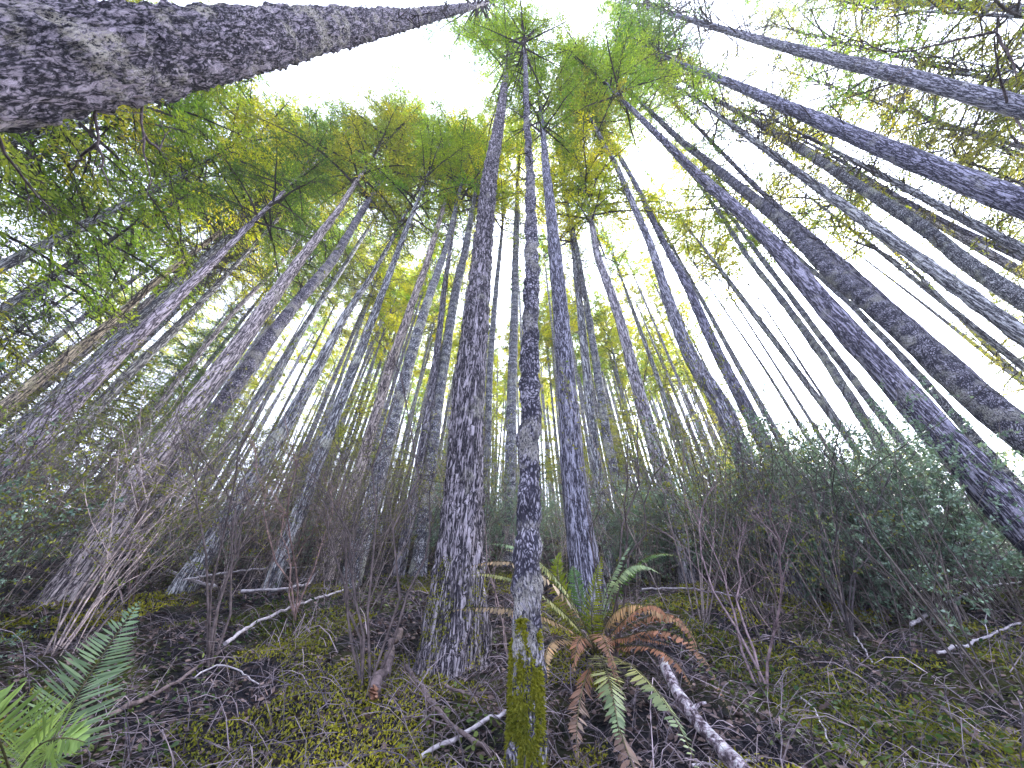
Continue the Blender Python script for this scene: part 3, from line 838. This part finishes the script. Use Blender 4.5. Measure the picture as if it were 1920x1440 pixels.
# shrubs whose stems can be followed one by one
def stem_shrub(base, tips, label, r0=.012, twigs=26, tint=(.55, .5, .55), leafy=0, lean=0.0, seed=0, mid=.5):
    r = np.random.RandomState(300 + seed)
    g = ground_hit(*base)
    root = link('bare_shrub', None, None, g)
    tag(root, label, 'shrub')
    d = math.hypot(g[0] - CAM[0], g[1] - CAM[1])
    for (x, y) in tips:
        rr = ray(x, y); h = math.hypot(rr[0], rr[1])
        tt = d * (1 + lean + .12 * r.randn()) / h
        e = at(x, y, tt) - g
        paths = []; rads = []
        n = 9; s = np.linspace(0, 1, n)[:, None]
        bow = np.cross(e, [0, 1, 0]); bow = norm(bow) * np.linalg.norm(e) * .06 * r.randn()
        p = e[None] * s + bow[None] * np.sin(s * 3.14) + r.randn(n, 3) * .012 * np.linalg.norm(e)
        p[:, 2] += np.sin(s[:, 0] * 3.14) * .05 * np.linalg.norm(e)
        p[0] = (r.randn() * .03, r.randn() * .03, -.1)
        mb = MB()
        tubes(mb, p[None], np.linspace(r0, r0 * .3, n)[None], 5)
        for _ in range(twigs):
            k = r.randint(2, n - 1)
            grow(paths, rads, p[k], norm(norm(p[k] - p[k - 1]) + r.randn(3) * .5), np.linalg.norm(e) * (.1 + .22 * r.rand()), r0 * .3, 1, r, kids=4)
        tubes(mb, np.array(paths), np.array(rads), 3)
        o = link('stem', mb.mesh('stem', [M_STEM]), root); o.color = (*tint, 1)
    return root

stem_shrub((395, 1250), [(350, 830), (430, 780), (470, 860), (330, 700), (500, 760)], 'dark many stemmed bare shrub left of centre foreground', seed=1, twigs=14)
stem_shrub((690, 1290), [(600, 900), (700, 620), (740, 700), (650, 830), (800, 860), (560, 860)], 'tall dark bare shrub left of the furrowed conifer', r0=.013, seed=2, twigs=18)
stem_shrub((1590, 1190), [(1480, 860), (1600, 800), (1700, 850), (1560, 840), (1650, 880)], 'bare shrub with mossy foot on the right hand slope', seed=3, twigs=12, tint=(.5, .5, .6))
stem_shrub((1425, 1290), [(1300, 960), (1370, 900), (1390, 980), (1440, 930)], 'leaning tangle of pale bare stems right of the ferns', seed=4, twigs=16, tint=(1.3, 1.1, 1.3))
stem_shrub((1150, 1240), [(1215, 640), (1180, 820), (1105, 900), (1260, 830)], 'tall dark bare stems rising out of the fern clump', seed=5, twigs=14, tint=(.5, .45, .5))
stem_shrub((1920, 560), [(1860, 40), (1750, 100)], 'dark forked limb hanging at the upper right corner', seed=6, twigs=2) if False else None
stem_shrub((250, 1130), [(120, 780), (230, 800), (40, 840), (180, 900)], 'pale bare shrub at left behind the fern frond', seed=7, twigs=16, tint=(1.1, .9, .95))
stem_shrub((560, 1160), [(480, 830), (560, 800), (620, 900), (520, 900)], 'fine brown bare shrub behind the crossed pale branches', seed=8, twigs=22, tint=(1.3, 1, 1))
stem_shrub((960, 1250), [(915, 1000), (890, 880), (1010, 1010), (960, 980)], 'wiry bare stems between the furrowed and the mossy trunk', seed=9, twigs=8, r0=.006, tint=(1.5, 1.3, 1.4))

# ------------------------------------------------------------------ ferns
def frond_mesh(B, Mid, T, width, n=44, normal=(0, 0, 1), seed=0, curl=.25, ragged=0.0, mats=None):
    r = np.random.RandomState(500 + seed)
    K = 24; s = np.linspace(0, 1, K)[:, None]
    C = 2 * Mid - .5 * (B + T)
    p = (1 - s) ** 2 * B + 2 * s * (1 - s) * C + s ** 2 * T
    mb = MB()
    tubes(mb, p[None], np.linspace(.0045, .001, K)[None], 5, 1)
    tt = np.linspace(.16, .995, n)
    cs = []; ds = []; ns_ = []; ls = []; ws = []
    Ltot = np.linalg.norm(np.diff(p, axis=0), axis=1).sum()
    for q in tt:
        k = q * (K - 1); k0 = min(int(k), K - 2); fr = k - k0
        c = p[k0] * (1 - fr) + p[k0 + 1] * fr
        d = norm(p[k0 + 1] - p[k0])
        N0 = np.array(normal, float); N0 = norm(N0 - d * (N0 @ d))
        side = np.cross(d, N0)
        pr = min(1, ((q - .16) / .2 + .35)) * (1 - max(0, (q - .38) / .62) ** 1.5) + .03
        for sg in (-1, 1):
            if r.rand() < ragged + .025: continue
            L = width * .5 * pr * (.92 + .16 * r.rand())
            dd = norm(side * sg + d * (.28 + .25 * q) - N0 * (curl + .1 * r.randn()) + r.randn(3) * .09 * (1 + 3 * ragged))
            L *= .5 + .5 * r.rand() if r.rand() < .2 + ragged else 1
            dd = norm(dd - N0 * .25 * math.sin(q * 9 + seed) + d * .12 * math.sin(q * 13 + seed * 2))
            cs.append(c); ds.append(dd); ns_.append(norm(N0 + sg * side * .25 + r.randn(3) * .12)); ls.append(L); ws.append(min(Ltot * .84 / n * .74, L * .5))
    leaves(mb, np.array(cs), np.array(ds), np.array(ns_), np.array(ls), np.array(ws), 0, six=True)
    return mb.mesh('frond', mats or [M_FERN, M_RACHIS], smooth=False)

FC = {'brown': (.17, .11, .10), 'green': (.09, .17, .05), 'lime': (.22, .28, .03), 'pale': (.25, .36, .28), 'dead': (.27, .15, .145), 'tan': (.34, .25, .21), 'half': (.32, .35, .20), 'bright': (.20, .34, .15)}

def fern(base_px, fronds, label, tbase=None, thin=1.0):
    g = ground_hit(*base_px) if tbase is None else at(*base_px, tbase)
    root = link('sword_fern', None, None, g)
    tag(root, label, 'fern')
    tb = (g - CAM) @ AX_F
    for i, (pts, wd, colr, nrm, opt) in enumerate(fronds):
        Q = [at(x, y, tb * k) - g for x, y, k in pts]
        if len(Q) == 2: Q = [np.zeros(3)] + Q
        if nrm == 'cam': nrm = norm(CAM - g - Q[1])
        if colr == 'dead': wd *= .78
        me = frond_mesh(Q[0], Q[1], Q[2], wd, normal=nrm, seed=i + int(base_px[0]), **opt)
        o = link('frond', me, root); o.color = (*FC[colr], 1)
    return root

CAMN = (0.1, -.75, .65)
fern((1118, 1225), [
    # green upright and spreading
    ([(1055, 1120, .96), (1052, 1032, .98)], .30, 'lime', (.15, -.95, .3), {}),
    ([(1110, 1140, .98), (1130, 1040, .98)], .26, 'lime', (-.3, -.9, .3), {}),
    ([(1140, 1100, 1.0), (1190, 1012, 1.05)], .17, 'pale', (-.6, -.5, .6), {}),
    ([(1165, 1075, 1.0), (1245, 1082, .98)], .20, 'pale', (0, -.6, .8), {'curl': .6}),
    ([(1190, 1060, 1.05), (1290, 1052, 1.1)], .15, 'green', (0, -.5, .85), {'curl': .6}),
    ([(1020, 1080, .85), (872, 1066, .8)], .20, 'tan', (0, -.5, .85), {'curl': .7, 'ragged': .1}),
    ([(1010, 1110, .84), (880, 1078, .8)], .16, 'half', (0, -.5, .85), {'curl': .7}),
    ([(1020, 1060, .95), (905, 1022, .95)], .16, 'pale', (0, -.5, .85), {'curl': .6}),
    ([(1040, 1080, .95), (940, 1030, .9)], .2, 'half', (.2, -.7, .7), {'curl': .5}),
    ([(1000, 1150, .84), (822, 1150, .82)], .15, 'tan', (0, -.5, .85), {'curl': .6}),
    ([(1060, 1150, .95), (1025, 1150, .8)], .22, 'green', (0, -.8, .6), {}),
    ([(1085, 1110, 1.02), (1075, 1060, 1.1)], .24, 'green', (0, -.9, .4), {}),
    # dead arching fronds on the right
    ([(1175, 1135, .95), (1305, 1190, .83)], .28, 'tan', (0, -.5, .85), {'curl': .8, 'ragged': .08}),
    ([(1200, 1140, .9), (1255, 1165, .84)], .22, 'dead', (0, -.5, .85), {'curl': .9, 'ragged': .1}),
    ([(1225, 1215, .85), (1300, 1300, .66)], .22, 'dead', (.3, -.5, .85), {'curl': .8, 'ragged': .15}),
    ([(1040, 1200, .85), (1030, 1290, .66)], .2, 'tan', (-.3, -.6, .75), {'curl': .7, 'ragged': .2}),
    ([(1250, 1150, .93), (1315, 1270, .76)], .26, 'dead', (.3, -.4, .85), {'curl': .8, 'ragged': .12}),
    ([(1255, 1185, .84), (1375, 1358, .56)], .20, 'dead', (.4, -.5, .8), {'curl': .7, 'ragged': .15}),
    ([(1170, 1195, .95), (1275, 1215, .85)], .16, 'dead', (0, -.5, .85), {'curl': .9, 'ragged': .12}),
    ([(1128, 1190, .85), (1165, 1300, .66)], .28, 'dead', CAMN, {'curl': .5, 'ragged': .1}),
    ([(1090, 1195, .86), (1075, 1270, .7)], .26, 'dead', CAMN, {'curl': .6, 'ragged': .2}),
    ([(1138, 1260, .72), (1168, 1425, .5)], .25, 'half', (0, -.75, .65), {'curl': .15}),
    ([(1205, 1265, .72), (1320, 1470, .43)], .22, 'half', (.3, -.6, .7), {'curl': .3, 'ragged': .05}),
    ([(1160, 1360, .56), (1200, 1470, .46)], .22, 'dead', CAMN, {'curl': .5, 'ragged': .2}),
    ([(1090, 1300, .66), (1085, 1430, .5)], .24, 'dead', CAMN, {'curl': .6, 'ragged': .3}),
], 'sword fern clump with green and withered brown fronds right of the mossy trunk')
fern((60, 1500), [
    ([(60, 1500, 1.0), (130, 1330, 1.02), (262, 1128, 1.15)], .36, 'pale', 'cam', {'n': 54, 'curl': .1}),
    ([(20, 1520, 1.0), (60, 1410, .8), (160, 1392, .72)], .30, 'bright', 'cam', {'curl': .3}),
    ([(40, 1520, 1.0), (10, 1420, .75), (-40, 1300, .7)], .34, 'bright', 'cam', {'curl': .3}),
    ([(60, 1540, 1.0), (160, 1470, 1.0), (285, 1440, 1.0)], .2, 'pale', (0, -.5, .9), {'curl': .3}),
], 'fresh green sword fern in the bottom left corner', tbase=1.5)
# far small ferns
for i, (x, y, lb) in enumerate([(915, 1000, 'small pale fern behind the furrowed conifer'), (800, 1010, 'withered fern between the left trunks and the furrowed conifer')]):
    r = np.random.RandomState(900 + i)
    fr = []
    for k in range(9):
        a = r.rand() * 6.28; L = 60 + 50 * r.rand()
        c = ['pale', 'green', 'half'][k % 3] if i == 0 else 'brown'
        fr.append(([(x + math.cos(a) * L * .5, y - 22 - 15 * r.rand(), .97), (x + math.cos(a) * L, y + math.sin(a) * L * .3 - 8, .95)], .2, c, (0, -.5, .85), {'curl': .5, 'ragged': .45 if i else 0}))
    fern((x, y), fr, lb)

# ------------------------------------------------------------------ fallen branches and log
def stick(pts, r0, r1, label, mat=None, lift=.02, name='fallen_branch', cat='branch', twigs=0, k=1.0, sides=7, seed=0, tint=None, wob=.012):
    r = np.random.RandomState(700 + seed)
    Q = []
    for i, p in enumerate(pts):
        if len(p) == 3: Q.append(at(*p))
        else:
            g = ground_hit(*p)
            Q.append(CAM + (g - CAM) * k + np.array([0, 0, lift]))
    Q = np.array(Q); base = Q[0].copy(); Q = Q - base
    L = np.concatenate([[0], np.cumsum(np.linalg.norm(np.diff(Q, axis=0), axis=1))])
    n = max(10, int(L[-1] / .07)); s = np.linspace(0, L[-1], n)
    p = np.stack([np.interp(s, L, Q[:, i]) for i in range(3)], 1)
    for _ in range(max(1, n // 10)): p[1:-1] = .25 * p[:-2] + .5 * p[1:-1] + .25 * p[2:]
    p[1:-1] += r.randn(n - 2, 3) * wob * .5
    R = np.linspace(r0, r1, n) * (1 + .08 * r.randn(n))
    mb = MB(); tubes(mb, p[None], R[None], sides, cap=True)
    paths = []; rads = []
    for _ in range(twigs):
        q = r.randint(1, n - 1)
        grow(paths, rads, p[q], norm(norm(p[q] - p[q - 1]) + r.randn(3) * .7), .15 + .35 * r.rand(), min(r0 * .5, .006), 1, r, kids=3)
    if paths: tubes(mb, np.array(paths), np.array(rads), 3)
    o = link(name, mb.mesh(name, [mat or M_STICK]), None, base)
    tag(o, label, cat)
    return o

M_LOG = bark_mat('peeling_pale_log_bark', plate=14, stretch=1.0, dark=(.09, .06, .08), mid=(.45, .36, .44), light=(.8, .74, .84), lich=.7, bump=.8)
log = stick([(1240, 1232, 2.95), (1262, 1290, 2.6), (1318, 1368, 2.25), (1400, 1455, 1.9)], .033, .041, 'pale peeling log reaching from the dead ferns to the bottom edge', mat=M_LOG, name='fallen_log', cat='log', sides=20, wob=.01)
for i, (x, y, t) in enumerate([(1285, 1335, 2.45), (1355, 1400, 2.1), (1300, 1330, 2.3)]):
    p = at(x, y, t) - np.array(log.location)
    mb = MB(); e = p + np.array([(-1) ** i * .08, -.02, .03])
    tubes(mb, np.array([[p, (p + e) / 2 + [0, 0, .01], e]]), np.array([[.014, .011, .006]]), 7, cap=True)
    link('branch_stub', mb.mesh('branch_stub', [M_LOG]), log)
stick([(788, 1442), (850, 1405), (905, 1372), (950, 1352)], .013, .011, 'straight white stick touching the left side of the mossy trunk foot', seed=1, lift=.05)
stick([(325, 1120), (380, 1108), (450, 1096), (600, 1086)], .018, .012, 'long white branch, upper of the crossed pair left of the furrowed conifer', lift=.25, seed=2, twigs=3)
stick([(300, 1090), (345, 1112), (390, 1126)], .03, .022, 'short thick white branch crossing under the long upper one', lift=.2, seed=3)
stick([(440, 1138), (520, 1134), (570, 1122), (590, 1090)], .02, .012, 'white branch bent upward at its end, lower of the crossed pair', lift=.2, seed=4, twigs=3)
stick([(410, 1235), (470, 1190), (560, 1150), (645, 1120)], .018, .012, 'grey branch slanting up toward the furrowed conifer foot', lift=.12, seed=5, twigs=4)
stick([(358, 1285), (400, 1258), (425, 1260), (480, 1298)], .007, .005, 'thin pale arched twig on the litter at left', lift=.05, seed=6)
stick([(155, 1378), (240, 1335), (330, 1290), (430, 1215)], .02, .008, 'dark straight branch lying toward the bottom left fern', mat=M_STICKDK, lift=.04, seed=7)
stick([(1208, 1125), (1290, 1123), (1370, 1138), (1420, 1150)], .015, .009, 'white branch lying level right of the dead fern fronds', lift=.15, seed=8, twigs=2)
stick([(1680, 1112), (1760, 1100), (1850, 1096), (1925, 1094)], .014, .010, 'pale thin branch, upper of those at the right edge', lift=.1, seed=9, twigs=3)
stick([(1720, 1190), (1780, 1150), (1850, 1115), (1925, 1104)], .02, .012, 'brownish branch slanting to the right edge', lift=.1, seed=10, twigs=4)
stick([(1768, 1238), (1830, 1220), (1890, 1192), (1925, 1180)], .014, .01, 'grey branch below the brownish one at the right edge', lift=.06, seed=11, twigs=2)
stick([(1590, 1160), (1600, 1190), (1625, 1225), (1640, 1250)], .01, .006, 'thin pale twig trailing down from the mossy footed shrub', lift=.03, seed=12)
stick([(1500, 1315), (1530, 1335), (1545, 1370), (1565, 1410)], .008, .004, 'white twig pointing down on the moss at lower right', lift=.03, seed=13)
stick([(1700, 1290), (1790, 1350), (1850, 1410), (1900, 1445)], .012, .008, 'dark twig on the bright moss at lower right', mat=M_STICKDK, lift=.03, seed=14)
stick([(760, 1265), (800, 1330), (850, 1390), (920, 1445)], .02, .012, 'dark branch running down left of the mossy trunk foot', mat=M_STICKDK, lift=.06, seed=15, twigs=8)
stick([(835, 1320), (880, 1340), (930, 1338)], .012, .008, 'dark crooked twig beside the mossy trunk foot', mat=M_STICKDK, lift=.1, seed=16, twigs=6)
stick([(1300, 1445), (1370, 1437), (1420, 1436)], .008, .007, 'pale twig under the lower end of the log', lift=.02, seed=17)
stump = stick([(748, 1200), (728, 1250), (708, 1300), (697, 1325)], .03, .042, 'broken brown stump stick with torn orange end at lower left of centre', mat=M_STICKDK, lift=.08, seed=18, name='broken_stump', cat='stump', sides=14, wob=.03)
r = np.random.RandomState(77); mb = MB()
pe = CAM + (ground_hit(697, 1325) - CAM) + np.array([0, 0, .08]) - np.array(stump.location); dirn = norm(pe - (ground_hit(708, 1300) - np.array(stump.location)))
Q = []; RQ = []
for k in range(26):
    o_ = r.randn(3) * .017
    Q.append([pe + o_ - dirn * .08, pe + o_ * 1.1 + dirn * .03, pe + o_ * 1.2 + dirn * (.05 + .08 * r.rand())]); RQ.append([.012, .011, .002])
tubes(mb, np.array(Q), np.array(RQ), 5)
link('torn_end', mb.mesh('torn_end', [M_WOOD]), stump)

# yellow hanging lichen tufts
# ------------------------------------------------------------------ moss on the centre trunk
def moss_on(root, P, Dm, z1, n, seed):
    r = np.random.RandomState(seed)
    z0 = P[0][2]
    z = z0 + (z1 - z0) * r.rand(n) ** 1.0
    a = r.rand(n) * 6.283
    keep = np.array([mn.noise((math.cos(q) * 1.2, math.sin(q) * 1.2, zz * 3)) * .5 > (zz - z0) / (z1 - z0) * 1.5 - 1.3 for q, zz in zip(a, z)])
    z = z[keep]; a = a[keep]; n = len(z)
    c = np.stack([np.interp(z, P[:, 2], P[:, i]) for i in range(2)] + [z], 1)
    hb = z - P[0][2]
    Rr = np.interp(z, P[:, 2], Dm) / 2
    Rr = Rr * (1 + .35 * np.exp(-hb / np.maximum(.22, Rr * 2.2))) + .004
    out = np.stack([np.cos(a), np.sin(a), np.zeros(n)], 1)
    C = c + out * Rr[:, None] - P[0]
    D = norm(out * .7 + np.array([0, 0, -.7]) + r.randn(n, 3) * .5)
    mb = MB(); leaves(mb, C, D, norm(out + r.randn(n, 3) * .4), .014 + .022 * r.rand(n), .007 + .008 * r.rand(n), 0)
    link('moss', mb.mesh('moss', [M_MOSS]), root, kind='stuff')
rt, Pm, Dmm = ROOT_MOSSY
moss_on(rt, Pm, Dmm, at(985, 1165, 2.3)[2], 30000, 5)
rt, Pb, Dmb = ROOT_BIG
moss_on(rt, Pb, Dmb, Pb[0][2] + 1.1, 5000, 6)

# ------------------------------------------------------------------ ground cover
def scatter(n, rmin, rmax, a0=-62, a1=62, power=.6, seed=0, mask=None):
    r = np.random.RandomState(seed)
    d = rmin + (rmax - rmin) * r.rand(n) ** (1 / power)
    a = np.radians(a0 + (a1 - a0) * r.rand(n))
    x = d * np.sin(a); y = d * np.cos(a)
    if mask is not None:
        m = np.array([mask(p, q) for p, q in zip(x, y)]); x = x[m]; y = y[m]
    z = np.array([ground_z(p, q) for p, q in zip(x, y)])
    return np.stack([x, y, z], 1), r

def mossmask(x, y):
    v = mn.noise((x * .9, y * .9, 4.4)) + .5 * mn.noise((x * 2.6, y * 2.6, 1.4))
    side = .12 if (x > 1.2 or x < -.6) and math.hypot(x, y) < 6 else -.12
    side += .5 * math.exp(-((x + 1.3) ** 2 + (y - 3.2) ** 2) / .5) + .45 * math.exp(-((x - 3.3) ** 2 + (y - 3.7) ** 2) / .9) + .3 * math.exp(-((x - 2.2) ** 2 + (y - 3.4) ** 2) / .4)
    return v + side > .1
C, r = scatter(240000, 1.9, 9, power=.55, seed=1, mask=mossmask)
n = len(C); sc = .7 + np.linalg.norm(C[:, :2], axis=1) * .22
mb = MB()
leaves(mb, C + np.array([0, 0, .0]) + np.abs(r.randn(n, 1)) * .02 * np.array([0, 0, 1]), norm(r.randn(n, 3) * .8 + np.array([0, -.2, .7])), norm(r.randn(n, 3) + np.array([0, 0, .6])), (.009 + .015 * r.rand(n)) * sc, (.005 + .005 * r.rand(n)) * sc, 0)
tag(link('moss_carpet', mb.mesh('moss_carpet', [M_MOSS])), 'yellow green moss carpet spread over the forest floor', 'moss', kind='stuff')

C, r = scatter(80000, 1.9, 16, power=.6, seed=2, a0=-70, a1=70)
n = len(C); sc = .7 + np.linalg.norm(C[:, :2], axis=1) * .12
mb = MB()
leaves(mb, C + np.array([0, 0, .012]), r.randn(n, 3) * np.array([1, 1, .35]), norm(r.randn(n, 3) * .45 + np.array([0, 0, 1])), (.02 + .04 * r.rand(n)) * sc, (.012 + .022 * r.rand(n)) * sc, 0, six=True)
tag(link('leaf_litter', mb.mesh('leaf_litter', [M_LITTER])), 'brown leaf litter strewn over the forest floor', 'leaf litter', kind='stuff')

C, r = scatter(20000, 1.9, 14, power=.6, seed=3, a0=-70, a1=70)
n = len(C); L = (.08 + .5 * r.rand(n) ** 2.2)[:, None]
az = r.rand(n) * 6.283
d = np.stack([np.cos(az), np.sin(az), .12 + .35 * r.randn(n)], 1)
d = norm(d)
k = np.linspace(0, 1, 5)
P = C[:, None] + np.array([0, 0, .015]) + d[:, None] * (k[None, :, None] * L[:, None]) + (np.array([0, 0, 1.0]) * (np.sin(k * 3.14)[None, :, None] * L[:, None] * .22 * np.abs(r.randn(n, 1, 1)))) + r.randn(n, 5, 3) * .012 * L[:, None]
P[..., 2] = np.maximum(P[..., 2], C[:, None, 2] + .0 + (d[:, None, 1] * k[None] * L) * .5)
mb = MB(); tubes(mb, P, (.001 + .0035 * r.rand(n)[:, None] ** 2) * np.linspace(1, .4, 5)[None] * (1 + .5 * L), 3)
M_TW = plain_mat('litter_twigs', (.05, .042, .055), (.38, .32, .38), 3, isl=True)
tag(link('twig_litter', mb.mesh('twig_litter', [M_TW])), 'tangle of fallen twigs lying over the forest floor', 'twigs', kind='stuff')

# low leafy ground plants
def plantmask(x, y):
    return mn.noise((x * .7, y * .7, 14.4)) + (.25 if x > 1.5 or x < -2 else -.2) > .1
C, r = scatter(26000, 2.2, 12, power=.6, seed=4, a0=-70, a1=70, mask=plantmask)
n = len(C)
mb = MB()
leaves(mb, C + np.abs(r.randn(n, 1)) * np.array([0, 0, .07]), r.randn(n, 3) * np.array([1, 1, .4]), norm(r.randn(n, 3) * .4 + np.array([0, 0, 1])), .025 + .035 * r.rand(n), .015 + .02 * r.rand(n), 0, six=True)
M_LOW = leaf_mat('low_plant_leaves', False, (.03, .08, .03), (.16, .2, .05), .3, .5, .3)
tag(link('ground_plants', mb.mesh('ground_plants', [M_LOW])), 'low green leaves growing over the forest floor', 'ground cover', kind='stuff')

# ------------------------------------------------------------------ crooked limbs that can be followed on the huge and the high trunk
def limb_parts(root, limbs, r0, seed, twigs=8):
    r = np.random.RandomState(seed)
    for pts in limbs:
        Q = np.array([at(*p) for p in pts]) - np.array(root.location)
        L = np.concatenate([[0], np.cumsum(np.linalg.norm(np.diff(Q, axis=0), axis=1))])
        n = max(8, int(L[-1] / .08)); s_ = np.linspace(0, L[-1], n)
        p = np.stack([np.interp(s_, L, Q[:, i]) for i in range(3)], 1)
        p[1:-1] = .25 * p[:-2] + .5 * p[1:-1] + .25 * p[2:]
        p[1:] += r.randn(n - 1, 3) * .008
        mb = MB(); tubes(mb, p[None], np.linspace(r0, r0 * .25, n)[None], 6)
        paths = []; rads = []
        for _ in range(twigs):
            q = r.randint(n // 3, n)
            grow(paths, rads, p[min(q, n - 1)], norm(norm(p[min(q, n - 1)] - p[min(q, n - 1) - 1]) + r.randn(3) * .6), L[-1] * (.12 + .2 * r.rand()), r0 * .3, 1, r, kids=4)
        tubes(mb, np.array(paths), np.array(rads), 3)
        link('limb', mb.mesh('limb', [M_STICKDK]), root)

hr, hP, hD = ROOT_HUGE
t0 = (hP[-4:][0] - CAM) @ AX_F
def tz(P, z):
    q = np.array([np.interp(z, P[:, 2], P[:, i]) for i in range(3)]); return q
def depth_on(P, x, y):
    """camera depth of the trunk axis nearest to pixel x, y"""
    best = None
    for z in np.linspace(P[0][2], P[-1][2], 400):
        q = tz(P, z); d = (q - CAM) @ AX_F
        if d < .1: continue
        px = project(q); e = (px[0] - x) ** 2 + (px[1] - y) ** 2
        if best is None or e < best[0]: best = (e, d)
    return best[1]
ta = depth_on(hP, 190, 110); tb_ = depth_on(hP, 275, 100)
limb_parts(hr, [[(180, 150, ta), (181, 215, ta), (184, 268, ta * .98), (193, 310, ta * .97), (205, 352, ta * .95)],
                [(184, 268, ta * .98), (160, 292, ta * 1.0), (135, 318, ta * 1.05)],
                [(268, 140, tb_), (266, 200, tb_), (269, 255, tb_ * .98), (275, 310, tb_ * .97), (284, 350, tb_ * .95)],
                [(269, 250, tb_), (300, 290, tb_ * 1.05), (312, 250, tb_ * 1.1)],
                [(-30, 200, ta * .9), (10, 290, ta * .95), (60, 355, ta), (110, 405, ta * 1.1)]], .013, 61)
rr_, rP, rD = ROOT_HIGH
tc = depth_on(rP, 1890, 190)
limb_parts(rr_, [[(1893, 205, tc), (1872, 140, tc * .95), (1863, 70, tc * .9), (1880, 30, tc * .88), (1925, -10, tc * .86)],
                 [(1868, 60, tc * .9), (1790, 75, tc * .88), (1700, 98, tc * .86), (1650, 95, tc * .86), (1610, 72, tc * .86)],
                 [(1870, 65, tc * .9), (1895, 105, tc * .88), (1908, 150, tc * .87)],
                 [(1905, 220, tc), (1915, 240, tc * .95), (1950, 300, tc * .9)]], .03, 62)

# ------------------------------------------------------------------ thin forest air
def haze_box(density):
    V = np.array([(x, y, z) for x in (-172, 172) for y in (-172, 176) for z in (-60, 64)], float)
    f = [[0, 1, 3, 2], [4, 6, 7, 5], [0, 4, 5, 1], [2, 3, 7, 6], [0, 2, 6, 4], [1, 5, 7, 3]]
    mb = MB(); mb.add(V, f)
    m, t, out = newmat('forest_air')
    v = t.nodes.new('ShaderNodeVolumePrincipled')
    v.inputs['Density'].default_value = density
    v.inputs['Color'].default_value = (.9, .93, 1, 1)
    t.links.new(v.outputs[0], out.inputs['Volume'])
    tag(link('haze', mb.mesh('haze', [m], smooth=False)), 'thin pale air between the trees on the slope', 'haze', kind='stuff')
HAZE = 0.0015
if HAZE: haze_box(HAZE)
